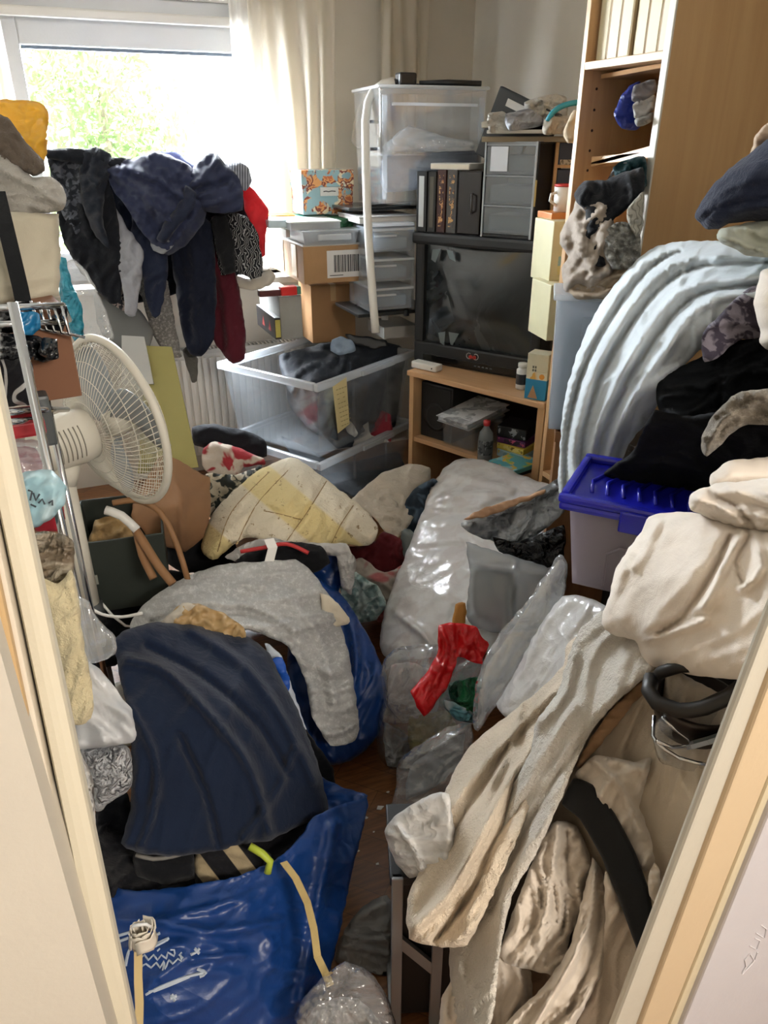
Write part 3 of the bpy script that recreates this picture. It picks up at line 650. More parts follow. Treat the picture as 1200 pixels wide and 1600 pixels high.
tv = empty('television', Mt, 'black box-shaped tube television with a dusty grey screen on the wooden cabinet', 'television')
TVB = plain('#111214', .42, 0, .5, .05, .04, 120)
g = G(); b = .045
g.box(0, 0, .085, b, .1, th_ - .03); g.box(tw - b, 0, .085, tw, .1, th_ - .03); g.box(0, 0, 0, tw, .1, .09); g.build('front_bezel', TVB, tv, .01)
G().box(-.012, -.012, th_ - .045, tw + .012, .2, th_).build('top_bar', TVB, tv, .012)
g = G()._a([(0, .1, 0), (tw, .1, 0), (tw, .1, th_ - .01), (0, .1, th_ - .01), (.1, .44, .03), (tw - .1, .44, .03), (tw - .1, .44, th_ - .12), (.1, .44, th_ - .12)], [[0, 1, 2, 3], [7, 6, 5, 4], [0, 4, 5, 1], [1, 5, 6, 2], [2, 6, 7, 3], [3, 7, 4, 0]]); g.build('tube_housing', TVB, tv, .01)
vs, fs = [], []; n = 24
for j in range(n + 1):
    for i in range(n + 1):
        u, v = i / n, j / n; x = b + (tw - 2 * b) * u; z = .088 + (th_ - .135) * v; vs.append((x, .03 - .032 * (1 - (2 * u - 1) ** 2) * (1 - (2 * v - 1) ** 2) - .008, z))
for j in range(n):
    for i in range(n): q = j * (n + 1) + i; fs.append([q, q + 1, q + n + 2, q + n + 1])
def screen_mat():
    s = N('tube_screen'); v = s.tc('Object'); f = s.ramp(s.noise(v, 5, 5, .6, 1.2), [(.45, 0.0), (.75, 1.0)])
    s.l(s.n('ShaderNodeMix', {0: f, 6: lin('#24282a'), 7: lin('#3f4547')}, data_type='RGBA').outputs[2], s.b.inputs['Base Color']); s.l(s.ramp(f, [(0, .12), (1, .4)]), s.b.inputs['Roughness']); s.b.inputs['Coat Weight'].default_value = .3; return s.m
link('screen', vs, fs, screen_mat(), tv, True, local=True)
# pale peeled film scraps on the screen
g = G()
for (x0, z0, x1, z1, x2, z2, x3, z3) in ((.09, th_ - .06, .13, th_ - .055, .105, th_ - .11, .085, th_ - .10), (.155, th_ - .055, .185, th_ - .06, .2, th_ - .10, .17, th_ - .09), (.13, .14, .165, .15, .16, .09, .14, .10), (.18, .15, .23, .15, .2, .095, .19, .1)):
    g._a([(x0, -.013, z0), (x1, -.014, z1), (x2, -.012, z2), (x3, -.012, z3)], [[0, 1, 2, 3]])
g.build('peeling_film', plain('#5f696b', .3), tv)
G().box(.05, -.004, .012, tw - .05, .002, .04).build('control_strip', plain('#08090a', .2), tv, .002)
g = G(); cx = tw * .5
for sx in (-1, 1): g.tube([(cx + sx * (.016 + .012 * math.cos(a)), -.003, .062 + .012 * math.sin(a)) for a in [k * .6 - 2.6 for k in range(9)]], .0018, 5)
g.build('emblem', plain('#b9bcbc', .3, .8), tv); g = G(); g.lathe([(.0, -.006), (.008, -.004), (.008, 0)], (cx - .009, 0, .058), 'y', 12); g.lathe([(.0, -.006), (.008, -.004), (.008, 0)], (cx + .009, 0, .058), 'y', 12); g.build('emblem_dots', plain('#b3261e', .4), tv)
g = G()
for k in range(5): g.box(tw * .52 + k * .018, -.006, .022, tw * .52 + k * .018 + .01, -.002, .026)
g.build('button_row', plain('#77797b', .4), tv)
TZ = ST + th_
def on_tv(px, px2, py, ytop, name, label, cat, dy=0):
    A = Mt @ Vector((0, dy, th_ + .001)); e = np.array(Mt.to_3x3() @ Vector((1, 0, 0))); A = np.array(A); s = colx(A, e, px); A = A + e * s; w = colx(A, e, px2); h = rowy(A, (0, 0, 1.0), ytop)
    return empty(name, frameM(A, tang), label, cat), w, h
cases = [(650, 665, 267, '#15171a', '#b9bcba', 'black upright case with a pale spine, leftmost on the television'),
    (667, 679, 268, '#1c1a18', '#4c4638', 'thin black book with a dull olive spine on the television'),
    (681, 694, 265, '#3a1a14', '#8a4a2c', 'book with an ornate red and gold spine on the television'),
    (696, 711, 265, '#4a4744', '#9a6a48', 'book with a grey and brown picture spine on the television')]
for k, (a, b_, yt, c1, c2, lab) in enumerate(cases):
    r, w, h = on_tv(a, b_, 358, yt, 'book', lab, 'book', .01 + .004 * k); r['group'] = 'upright books and cases on the television'
    G().box(0, 0, 0, w, .15, h).build('cover', plain(c1, .35), r, .002); G().box(w * .25, -.0015, h * .08, w * .75, -.0002, h * .92).build('spine_print', plain(c2, .5) if k in (0, 1) else printed(c1, [c2, '#c59a60', '#5a2018'], 90), r)
r, w, h = on_tv(713, 748, 358, 267, 'video_case', 'wide black glossy case with a handle beside the books on the television', 'case', .015)
G().box(0, 0, 0, w, .15, h).build('shell', plain('#1a1210', .25), r, .004); G().tube([(w * .62, -.004, h * .35), (w * .72, -.018, h * .38), (w * .72, -.018, h * .62), (w * .62, -.004, h * .65)], .004, 8).build('handle', plain('#3a3430', .3), r, smooth=True)
M = frameM(np.array(Mt @ Vector((.05, .02, th_ + h + .004))), tang + 2); r = empty('book', M, 'flat white book lying across the upright books on the television', 'book')
G().box(0, 0, 0, .17, .14, .022).build('cover', plain('#d6d2c8', .5), r, .003); G().box(.002, -.002, .004, .168, 0, .018).build('page_block', plain('#e4dcc8', .8), r)
r, w, h = on_tv(750, 832, 361, 221, 'drawer_unit', 'black mini drawer unit with three clear drawers on the television', 'drawer unit', -.0); du = r; duh = h
for x in (0, w - .008): G().box(x, 0, 0, x + .008, .2, h).build('side_panel', BLACKP, r, .002)
G().box(0, 0, h - .01, w, .2, h).build('top_panel', plain('#8f9294', .3), r, .002); G().box(0, 0, 0, w, .2, .01).build('base_panel', BLACKP, r, .002); G().box(.008, .19, .01, w - .008, .2, h - .01).build('back_panel', BLACKP, r)
DF = plain('#5f666b', .25, 0, .6, .08)
for k in range(3):
    z0 = .012 + k * (h - .02) / 3; hh = (h - .02) / 3 - .006; d_ = G().box(.012, -.002, z0, w - .012, .18, z0 + hh).build('drawer', film('#8f979c', .55, .3, .15, .05, 8, .7), r, .002)
    G().box(.01, -.005, z0 + hh, w - .01, .01, z0 + hh + .005).build('drawer_rim', RIMP, d_); G().box(.02, .02, z0 + .004, w - .02, .17, z0 + hh * .7).build('drawer_contents', plain('#4a5156', .8, 0, .3, .15), d_, .01)
G().box(.03, -.006, h * .7, w * .45, -.003, h * .95).build('paper_label', plain('#c9ccd0', .5), r); G().box(w - .014, -.006, 0, w - .006, -.001, h).build('edge_rail', plain('#9fa3a6', .3), r); G().box(.004, -.006, 0, .010, -.001, h).build('edge_rail', plain('#9fa3a6', .3), r)
G().box(w + .001, .06, h * .2, w + .003, .1, h * .3).build('pattern_sticker', plain('#8a7350', .5), r); G().box(w - .004, -.009, h * .35, w + .002, -.004, h * .62).build('gold_strip', plain('#a98f58', .3, .6), r)
# things leaning and lying on the drawer unit
A = np.array(Mt @ Vector((.0, .0, 0))); zt = P(750, 222, d=2.75)[2]
r = empty('plastic_crate', frameM(P(742, 240, d=2.82), tang) @ Matrix.Rotation(R(22), 4, 'Y'), 'black plastic crate lid tilted behind the tall clear bin', 'crate')
g = G(); g.box(0, 0, 0, .18, .02, .24); g.build('panel', BLACKP, r, .006); g = G(); g.box(.05, -.003, .19, .13, 0, .215); g.build('handle_slot', plain('#c8c6c0', .6), r); G().box(.18, -.005, .12, .26, .03, .24).build('flange', BLACKP, r, .005)
def slab(px, py, d, w, dp, h, ang, name, label, mat, cat, tilt=(0, 0), bevel=.003, **k):
    M = frameM(P(px, py, d=d), ang) @ Matrix.Rotation(R(tilt[0]), 4, 'X') @ Matrix.Rotation(R(tilt[1]), 4, 'Y'); return G().box(0, 0, 0, w, dp, h).build(name, mat, None, bevel, M=M, label=label, cat=cat, **k)
slab(752, 222, 2.68, .33, .2, .018, tang + 14, 'cardboard_sheet', 'flat brown cardboard under the papers on the drawer unit', plain('#8a7c66', .8), 'cardboard')
slab(760, 209, 2.64, .29, .18, .012, tang + 8, 'paper_stack', 'grey folded papers on the brown cardboard above the drawer unit', plain('#b9b5aa', .8), 'papers', group=None)
slab(752, 200, 2.72, .26, .18, .02, tang + 20, 'cardboard_tray', 'cream cardboard tray at the back of the heap above the drawer unit', plain('#c9c2b2', .8), 'tray', (0, -3))
tp = [P(x, y, d=2.5) for x, y in ((855, 190), (862, 178), (874, 168), (890, 162), (906, 160))]
G().tube([tuple(q) for q in spline(tp, .01, False)], .009, 10).build('hose', plain('#2f93a6', .4), None, smooth=True, label='curved turquoise hose lying on the papers above the drawer unit', cat='hose')
# wooden unit with blue drawers, cup, yellow boxes
M, w, h = fb(P(858, 345, d=2.78), 905, 218, tang * .4)
r = empty('small_cabinet', M, 'small wooden cabinet with dark blue drawers between television and shelf unit', 'cabinet'); w = max(w, .16)
for z in (0, h * .33, h * .66, h - .01): G().box(0, 0, z, w, .15, z + .01).build('shelf', BIRCH, r)
G().box(0, 0, 0, .012, .15, h).build('side_panel', BIRCH, r); G().box(w - .012, 0, 0, w, .15, h).build('side_panel', BIRCH, r)
for k in range(3): d_ = G().box(.014, .004, h * .33 * k + .012, w - .014, .14, h * .33 * (k + 1) - .006).build('drawer', plain('#1d2f4a', .4), r, .003)
G().box(.02, 0, h * .70, w - .03, .003, h * .76).build('printed_strip', printed('#b9b0a0', ['#55504a', '#8a8070'], 120), r)
r = empty('mug', P(880, 330, d=2.55), 'white mug with a red rim beside the blue drawers', 'mug'); G().lathe([(0, 0), (.034, 0), (.037, .08), (.033, .08), (.03, .006), (0, .006)], seg=24).build('body', WHITEP, r, smooth=True); G().lathe([(.0375, .078), (.0375, .086), (.032, .086), (.032, .078)], seg=24).build('rim', plain('#b3302a', .4), r, smooth=True)
G().tube([(-.034, 0, .06), (-.055, 0, .055), (-.058, 0, .035), (-.034, 0, .02)], .005, 8).build('handle', WHITEP, r, smooth=True)
YB = plain('#cdc7a2', .5, 0, .4, .08)
for (y0, y1, x0, x1, lab) in ((533, 446, 853, 882, 'pale yellow carton, lower of two stacked right of the television'), (444, 346, 857, 888, 'pale yellow carton with blue marks, upper of two stacked right of the television')):
    M, w, h = fb(P(x0, y0, d=2.52), x1, y1, -10); r = empty('carton', M, lab, 'carton', 'yellow cartons right of the television'); w = max(w, .09)
    G().box(0, 0, 0, w, .16, h).build('body', YB, r, .003); G().box(w * .3, -.001, h * .15, w * .7, 0, h * .45).build('blue_print', printed('#d9cf94', ['#8fb3b8', '#a9c0b8'], 60), r); G().lathe([(0, -.003), (.006, -.003), (.006, 0)], (w * .6, 0, h * .75), 'y', 12).build('dark_dot', plain('#3a3428', .5), r)
M, w, h = fb(P(861, 345, d=2.5), 894, 333, -10); G().box(0, 0, 0, max(w, .07), .12, h).build('box_lid', plain('#c47a3c', .4), None, .004, M=M, label='orange lidded tin on the upper yellow carton', cat='tin')
# ---- on and in the stand
def on_stand(px, py, z, name, label, cat, da=0, y=None, group=None):
    if y is None: A = P(px, py, Z=z)
    else:
        A0 = np.array(Ms @ Vector((0, y, z))); e = np.array(Ms.to_3x3() @ Vector((1, 0, 0))); A = A0 + e * colx(A0, e, px)
    return empty(name, frameM(A, sang + da), label, cat, group)
r = on_stand(642, 574, ST + .001, 'router_box', 'slim white plastic box at the left end of the cabinet top', 'box', 2); G().box(0, 0, 0, .13, .05, .028).build('shell', WHITEP, r, .006); G().lathe([(0, -.002), (.003, -.002), (.003, 0)], (.11, 0, .014), 'y', 10).build('port', BLACKP, r)
r = on_stand(819, 622, ST + .001, 'milk_carton', 'cream and blue drink carton standing at the right corner of the cabinet top', 'carton', 12)
mw, mh = .08, .17; G().box(0, 0, 0, mw, .07, mh * .62).build('body', printed('#e3dcc0', ['#d8a24a', '#e9e2c8'], 14), r, .002); G().box(-.0005, -.0005, 0, mw + .0005, .0705, mh * .45).build('blue_panel', plain('#2a86b0', .45), r, .002)
G().box(0, 0, mh * .62, mw, .07, mh).build('upper_body', plain('#dcd5b8', .45), r, .002)
g = G()._a([(.012, -.001, .005), (.05, -.001, .005), (.03, -.001, mh * .32)], [[0, 1, 2]]); g.build('sand_print', plain('#b98f68', .5), r); G().box(mw + .001, .02, mh * .5, mw + .002, .055, mh * .9).build('yellow_print', printed('#d9b23a', ['#2f9a9a', '#d8c9a0'], 40), r)
G().lathe([(0, -.0015), (.010, -.0015), (.010, 0)], (mw * .75, 0, mh * .52), 'y', 14).build('orange_dot', plain('#d8933a', .5), r); g = G()
for k in range(4): g.box(.022 + .009 * (k % 2), -.0012, mh * (.62 + .07 * (k // 2)), .028 + .009 * (k % 2), 0, mh * (.67 + .07 * (k // 2)))
g.build('brand_marks', plain('#6a6a5c', .5), r)
r = on_stand(814, 607, ST + .001, 'pill_bottle', 'small white bottle with a black label beside the drink carton', 'bottle'); G().lathe([(0, 0), (.02, 0), (.022, .004), (.022, .075), (.012, .085)], seg=20).build('body', WHITEP, r, smooth=True); G().lathe([(.016, .084), (.018, .086), (.018, .1), (0, .102)], seg=20).build('cap', WHITEP, r, smooth=True); G().lathe([(.0225, .02), (.0225, .06)], seg=20).build('label_band', plain('#2a2c30', .4), r)
r = on_stand(657, 0, .406, 'loudspeaker', 'black box loudspeaker in the left of the cabinet', 'loudspeaker', 0, .05); G().box(0, 0, 0, .17, .25, .24).build('cabinet', plain('#0c0b0b', .6), r, .004); G().lathe([(.05, -.002), (.062, -.006), (.05, -.004), (.02, .01), (0, .0)], (.085, 0, .1), 'y', 28).build('cone', plain('#1a1817', .5), r, smooth=True); G().box(.01, -.003, .01, .16, -.001, .23).build('grille', plain('#110f0e', .8), r)
r = on_stand(690, 0, .406, 'plastic_box', 'small empty clear plastic box holding up the ring binder', 'box', 0, .03); t = G().tub(.17, .2, .11, .003, .006); t.build('body', CLEAR, r); G().box(-.005, -.005, .11, .175, .205, .118).build('lid', RIMP, r)
r = on_stand(683, 0, .53, 'magazine_folder', 'white folder of printed pages sticking out of the cabinet', 'folder', -4, -.04); r.matrix_world = r.matrix_world @ Matrix.Rotation(R(6), 4, 'X')
G().box(0, 0, 0, .17, .26, .004).build('back_cover', RIMP, r); g = G()
for k in range(6): g.box(.004, .004, .006 + k * .003, .16, .25, .008 + k * .003)
g.build('pages', printed('#cfd2d4', ['#a9adb0', '#8d9194'], 45), r); G().box(0, -.004, .024, .17, .26, .027).build('front_cover', printed('#d9dbdc', ['#aeb2b4', '#8d9092'], 30), r, .001)
r = on_stand(757, 0, .406, 'drink_bottle', 'clear plastic bottle with a red cap standing on the cabinet shelf', 'bottle', 0, .0); G().lathe([(0, 0), (.028, 0), (.03, .005), (.03, .10), (.026, .12), (.012, .14), (.012, .15)], seg=24).build('body', film('#aab0b2', .55, .4, .12, .1, 20), r, smooth=True); G().lathe([(.013, .148), (.014, .15), (.014, .168), (0, .169)], seg=20).build('cap', plain('#b3262a', .4), r, smooth=True); G().lathe([(.0305, .03), (.0305, .09)], seg=24).build('label_band', printed('#55595c', ['#303438', '#8d9194'], 60), r)
gg = 'packets piled in the right of the cabinet'
PK = [(.0, .016, '#2b2e34', ['#3a3f46', '#55595f'], 'dark flat box at the bottom of the packet pile on the cabinet shelf'), (.02, .018, '#5aa8b4', ['#9fb85a', '#d9b24a', '#8fc8cf'], 'light blue flat packet with green drawings in front on the cabinet shelf')]
z = .406
for k, (dy, hh, c, cc, lab) in enumerate(PK):
    r = on_stand(757 + 6 * k, 0, z, 'packet', lab, 'packet', -10, -.075 + .01 * k, gg); G().box(0, 0, 0, .135, .16, hh).build('pack', plain(c, .5), r, .002); G().box(.002, .002, hh, .133, .158, hh + .001).build('printed_face', printed(c, cc, 26), r); z += hh + .0015
for k, (hh, c, cc, lab) in enumerate([(.03, '#a9c4cc', ['#c8b45a', '#8fb0b8'], 'pale blue box with a yellow edge behind the drawn packet'), (.025, '#c9b24a', ['#7d6a2a', '#d8c878'], 'yellow topped box on the pale blue box in the cabinet'), (.025, '#5a2a5c', ['#b04a6a', '#2a1a2c'], 'purple and black packet on the yellow topped box'), (.045, '#141416', ['#8f9296', '#1c1c1e'], 'glossy black bag of odds on top of the packet pile in the cabinet')]):
    r = on_stand(776, 0, z - .03, 'packet', lab, 'packet', -4 + 5 * k, .06, gg); G().box(0, 0, 0, .125, .13, hh).build('pack', plain(c, .4), r, .003); G().box(.004, -.001, .003, .121, 0, hh - .003).build('printed_face', printed(c, cc, 40), r); z += hh + .001
g = []
for k in range(5):
    r = on_stand(665 + 22 * k, 0, .081, 'book', ['leftmost dark book', 'second dark book from the left', 'middle dark book', 'second dark book from the right', 'rightmost dark book'][k] + ' at the bottom of the television cabinet', 'book', 0, .06, 'dark books in the cabinet bottom'); G().box(0, 0, 0, .07, .2, .05 + .02 * (k % 3)).build('cover', plain(['#1a1512', '#2a1c16', '#14181c', '#221a14', '#1c1c20'][k], .6), r, .003)
slab(866, 692, 2.45, .004, .12, .22, sang, 'plastic_sheet', 'thin teal plastic sheet hanging beside the cabinet', plain('#2f6f7c', .4), 'sheet', bevel=0)
# ---------------------------------------------------------------- tall shelf unit on the right
FX = 1.50; WS = wood('#a3774b', '#b88a5c', .45, 1, 'Z'); EDG = paint('#d6d0c4', .4)
pn = P(1020, 215, X=FX); pf = P(909, 150, X=FX); yn, yfar = pn[1], pf[1]
su = empty('shelf_unit', (FX, yn, 0), 'tall light brown wooden shelf unit crammed with books and clothes', 'shelf unit')
lean = .02
G()._a([(0 - .0, -.02, 0), (.485, -.02, 0), (.485, 0, 0), (0, 0, 0), (.0, -.02, 2.33), (.485, -.02, 2.33), (.485, 0, 2.33), (.0, 0, 2.33)], [[3, 2, 1, 0], [4, 5, 6, 7], [0, 1, 5, 4], [1, 2, 6, 5], [2, 3, 7, 6], [3, 0, 4, 7]]).build('side_panel', wood('#bc9262', '#caa271', .4, .6, 'Z'), su)
G().box(-.006, -.022, 0, .0, .002, 2.33).build('edge_strip', EDG, su, .002, label='pale edge strip on the near side panel')
G().box(0, yfar - yn, 0, .485, yfar - yn + .02, 2.33).build('side_panel', BIRCH, su, .002); G().box(.475, 0, 0, .485, yfar - yn, 2.33).build('back_panel', wood('#9c7146', '#a97d50', .5, 1, 'Z'), su)
z1 = P(1028, 80, X=FX)[2]; zs = [z1 - .02, z1 - .62, .95 - .5, .08, 2.3]
for z in zs: G().box(.0, 0, z, .475, yfar - yn, z + .02).build('shelf', BIRCHY, su, .002)
g = G()
for k in range(9): g.lathe([(0, -.001), (.004, -.001), (.004, 0)], (.05, yfar - yn, 1.75 - k * .055), 'y', 10)
g.build('shelf_pin_hole', plain('#3c2414', .7), su, kind='stuff')
n = 6; sp = (yfar - yn - .01) / n
for k in range(n):
    hh = .27 + .012 * ((k * 7) % 4); r = empty('book', (FX + .02 + .004 * (k % 3), yn + .005 + k * sp, z1 + .0005), ['cream book nearest the pale edge strip on the top shelf', 'second cream book from the pale edge strip on the top shelf', 'third cream book from the pale edge strip, on the top shelf', 'third cream book from the wall end of the top shelf', 'second cream book from the wall end of the top shelf', 'cream book at the wall end of the top shelf'][k], 'book', 'cream books on the top shelf')
    G().box(0, .001, 0, .2, sp - .004, hh).build('cover', plain('#b5a17c' if k % 2 else '#9c8462', .6), r, .002); G().box(-.001, .006, .003, .0, sp - .009, hh - .003).build('spine', plain('#d9cdab', .6), r)
for (x, y, w_, t_, a, lab, m) in ((955, 247, .3, .014, 10, 'thin board tilted across the shelf unit, under the blue bag', BIRCHY), (952, 263, .3, .022, 4, 'thick pale board tilted in the shelf unit above the green cloth', BIRCHY), (955, 133, .3, .012, 2, 'cardboard sheet above the blue bag on the shelf', CARD)):
    p = P(x, y, X=FX + .05); M = Matrix.Translation(Vector((p[0], yn + .004, p[2] + .03))) @ Matrix.Rotation(R(-a), 4, 'X'); w_ = yfar - yn - .012
    G().box(0, 0, 0, .28, w_ / math.cos(R(a)) - .006, t_).build('board', m, None, .002, M=M, label=lab, cat='board')
# translucent tall bin in front of the shelf unit
A = P(850, 672, d=2.12); Mq, w, h = fb(A, 964, 462, -34)
tb_ = empty('storage_bin', Mq, 'tall milky plastic bin standing on a wooden box right of the television cabinet', 'storage bin')
t = G().tub(w, .16, h, .004, .012); t.build('body', film('#c3cdd6', .38, .5, .28, .15, 6, .5), tb_, .01); G().box(-.01, -.01, h - .012, w + .01, .17, h + .006).build('rim', RIMP, tb_, .005); G().box(w * .35, -.003, h * .1, w * .9, .001, h * .86).build('moulded_panel', HAZY, tb_, .002)
G().box(.03, .03, .02, w - .03, .14, h * .8).build('grey_contents', plain('#6a737a', .9, 0, .1, .15, .3, 10), tb_, .02)
r = empty('wooden_box', frameM((A[0] + .03, A[1] - .02, 0), -34), 'brown wooden chest under the tall milky bin', 'chest'); zb = A[2] - .003
G().box(0, 0, .0, .2, .14, zb).build('body', wood('#7a5232', '#8f6440', .5, 1, 'Z'), r, .003); G().box(-.004, -.004, zb - .03, .204, .144, zb).build('lid', wood('#7a5232', '#8f6440', .5, 1, 'X'), r, .002)
# ---------------------------------------------------------------- blue-lidded bin on the right heap
A = P(874, 918, d=1.5); B = P(985, 938, d=1.44)
Mq, w, h, an = fb2(A, B, 790); Mq = frameM((A[0], A[1], (A[2] + B[2]) / 2), an); w = .23
bb = empty('storage_bin', Mq, 'milky plastic bin with a bright blue clip-on lid under the dark clothes', 'storage bin')
MILK = film('#b9aeb8', .62, .5, .3, .12, 6, .5); G().tub(w, .2, h, .004, .02).build('body', MILK, bb, .012)
BL = plain('#1a1ea8', .28, 0, .5, .04, 0, 60, .3); lid = G().box(-.018, -.018, h - .004, w + .018, .218, h + .012).build('lid', BL, bb, .007, label='bright blue lid')
g = G(); g.box(-.02, -.02, h + .012, w + .02, -.002, h + .028); g.box(-.02, .202, h + .012, w + .02, .22, h + .028); g.box(-.02, 0, h + .012, -.004, .2, h + .028); g.build('raised_edge', BL, lid, .006)
g = G()
for k in range(7): g.tube([(.03 + .03 * k, .05, h + .013), (.02 + .03 * k, .1, h + .016), (.04 + .03 * k, .16, h + .013)], .004, 6)
g.build('moulded_swirls', BL, lid, smooth=True)
G().box(w * .42, -.026, h - .022, w * .78, -.018, h + .02).build('clip', BL, lid, .006); G().box(w * .3, .218, h - .03, w * .7, .234, h + .02).build('clip', BL, lid, .006)
g = G(); g.tube([(w * .35, -.002 + .017 * (1 - z / h), z) for z in (h * .08, h * .35, h * .5)] + [(w * .45, .004, h * .6), (w * .6, .004, h * .6)] + [(w * .7, -.002 + .017 * (1 - z / h), z) for z in (h * .5, h * .35, h * .08)], .003, 6); g.build('moulded_arch', MILK, bb)
G().box(.03, .03, .01, w - .03, .17, h * .85).build('grey_contents', plain('#8a7f84', .9, 0, .1, .12, .3, 12), bb, .02)
# ---------------------------------------------------------------- fan
FC = P(183, 660, d=1.95); az = R(22.5 - 0)  # facing
axis = rt * .66 + np.array([math.sin(YAW), math.cos(YAW), 0]) * .75 + np.array([0, 0, .06]); axis /= np.linalg.norm(axis)
Z_ = Vector(axis); X_ = Vector((0, 0, 1)).cross(Z_).normalized(); Y_ = Z_.cross(X_); MF = Matrix((X_, Y_, Z_)).transposed().to_4x4()
pole_top = FC - axis * .17 - np.array([0, 0, .05]); base = np.array([pole_top[0], pole_top[1], 0.0])
fan = empty('pedestal_fan', base, 'white pedestal fan with a wire grille seen from behind its motor', 'fan'); upd()
FM = Matrix.Translation(Vector(FC) - Vector(base)) @ MF; FW = paint('#d2cdbf', .35)
def fpart(g, name, mat, smooth=True, parent=fan, bevel=0):
    g.v = [tuple(FM @ Vector(p)) for p in g.v]; return g.build(name, mat, parent, bevel, smooth)
Rf = .222
fpart(G().tube([(Rf * math.cos(a), Rf * math.sin(a), 0) for a in np.linspace(0, 2 * math.pi, 72, endpoint=False)], .011, 8, True), 'rim_ring', FW)
def grille(z1, depth, nsp, rin):
    g = G()
    for k in range(nsp):
        a = 2 * math.pi * k / nsp; pts = []
        for t in np.linspace(0, 1, 7): rr = rin + (Rf - rin) * t; sw_ = .35 * (1 - t); pts.append((rr * math.cos(a + sw_), rr * math.sin(a + sw_), z1 + depth * (1 - t ** 2.6)))
        g.tube(pts, .0011, 4)
    for rr in np.linspace(rin, Rf * .93, 6): t = (rr - rin) / (Rf - rin); g.tube([(rr * math.cos(a), rr * math.sin(a), z1 + depth * (1 - t ** 2.6)) for a in np.linspace(0, 2 * math.pi, 48, endpoint=False)], .0012, 4, True)
    return g
fpart(grille(0, -.085, 84, .05), 'rear_grille', FW); fpart(grille(0, .07, 84, .045), 'front_grille', FW); fpart(G().lathe([(0, .074), (.045, .074), (.048, .066), (0, .064)], seg=28), 'badge_disc', FW)
for k in range(3):
    vs, fs = [], []
    for i in range(9):
        for j in range(9):
            t = i / 8; u = j / 8 - .5; rr = .03 + (Rf * .82) * t; wd = (.5 + 1.0 * math.sin(math.pi * min(1, t * .8 + .12))) * .85; a = k * 2.094 + .5 + u * wd * (1.15 - .25 * t) + .35 * t; vs.append(tuple(FM @ Vector((rr * math.cos(a), rr * math.sin(a), u * .05 * (1 - .3 * t)))))
    for i in range(8):
        for j in range(8): q = i * 9 + j; fs.append([q, q + 1, q + 10, q + 9])
    o = link('blade', vs, fs, plain('#99a0a3', .3), fan, True, local=True); md = o.modifiers.new('thick', 'SOLIDIFY'); md.thickness = .003
fpart(G().lathe([(0, -.03), (.032, -.028), (.036, .0), (.03, .03), (0, .034)], seg=24), 'hub', FW)
mh_ = fpart(G().lathe([(0, -.235), (.035, -.232), (.056, -.215), (.066, -.18), (.07, -.12), (.066, -.085), (.05, -.078), (0, -.076)], seg=30), 'motor_housing', FW)
g = G(); 
for k in range(7): g.tube([(.0705 * math.cos(a), .0705 * math.sin(a), -.13 - .012 * k) for a in np.linspace(2.4, 3.6, 8)], .0015, 4)
fpart(g, 'vent_slot', plain('#8d887c', .6), parent=fan)
pl = Vector(pole_top) - Vector(base); pt = Vector(FC) - Vector(base) + Vector(axis) * -.15
G().tube([tuple(pt - Vector((0, 0, .06))), tuple(pl + Vector((0, 0, -.06)))], .03, 14).build('neck', FW, fan, smooth=True); G().tube([tuple(pl + Vector((0, 0, -.05))), (0, 0, .36)], .026, 16).build('pole', FW, fan, smooth=True); G().tube([(0, 0, .36), (0, 0, .03)], .021, 16).build('pole', plain('#8c8d8a', .3, .5), fan, smooth=True)
G().tube([(0, 0, .35), (0, 0, .41)], [.036, .033], 16).build('height_collar', plain('#5b5e60', .3, .6), fan, smooth=True); G().lathe([(0, 0), (.15, 0), (.15, .012), (.05, .03), (.03, .05), (0, .05)]).build('base', FW, fan, smooth=True)
G().tube([tuple(q) for q in spline([np.array([.03, .0, .40]), np.array([.08, -.03, .33]), np.array([.16, .0, .31]), np.array([.26, .03, .33])], .02, False)], .004, 6).build('power_cord', WHITEP, fan, smooth=True)
# ---------------------------------------------------------------- chrome rack on the left
def cyl(root, a, b, r, name='bar', mat=CHROME, seg=10): return G().tube(LP([a, b], root), r, seg).build(name, mat, root, smooth=True)
cr_ = empty('wire_rack', P(97, 830, d=1.32) * [1, 1, 0] + [0, 0, .02], 'chrome tube rack on the left holding bags and boxes', 'rack'); upd()
def vert(px, py0, py1, d):   # vertical bar under a pixel
    a = P(px, py0, d=d); h = rowy(a, (0, 0, 1.0), py1); return a, a + [0, 0, h]
a, b_ = vert(97, 826, 472, 1.32); ground = a * [1, 1, 0] + [0, 0, .02]; cyl(cr_, ground, b_, .008, 'upright')
a2, b2 = vert(110, 800, 560, 1.6); cyl(cr_, a2 * [1, 1, 0] + [0, 0, .02], b2, .007, 'upright')
for yy in (640, 655): a = P(0, yy + 6, d=1.25); b = P(58, yy, d=1.32); cyl(cr_, a, b, .006, 'crossbar')
for yy, d0 in ((482, 1.3), (508, 1.32)): a = P(-20, yy, d=d0 - .05); b = P(98, yy - 5, d=d0 + .05); cyl(cr_, a, b, .006, 'crossbar')
cyl(cr_, P(58, 640, d=1.32), P(105, 640, d=1.62), .006, 'crossbar'); cyl(cr_, P(98, 477, d=1.37), P(108, 500, d=1.6), .006, 'crossbar')
g = G()
for k in range(5): q = P(48 + 12 * k, 470 + 2 * k, d=1.34); g.tube(LP([q, q + [.004, 0, -.05], q + [.03, .0, -.06]], cr_), .003, 6)
g.build('wire_basket', CHROME, cr_, smooth=True)
slab(54, 630, 1.42, .088, .2, .17, 8, 'cardboard_box', 'brown cardboard box standing behind the chrome rack', plain('#7a543d', .85), 'box')
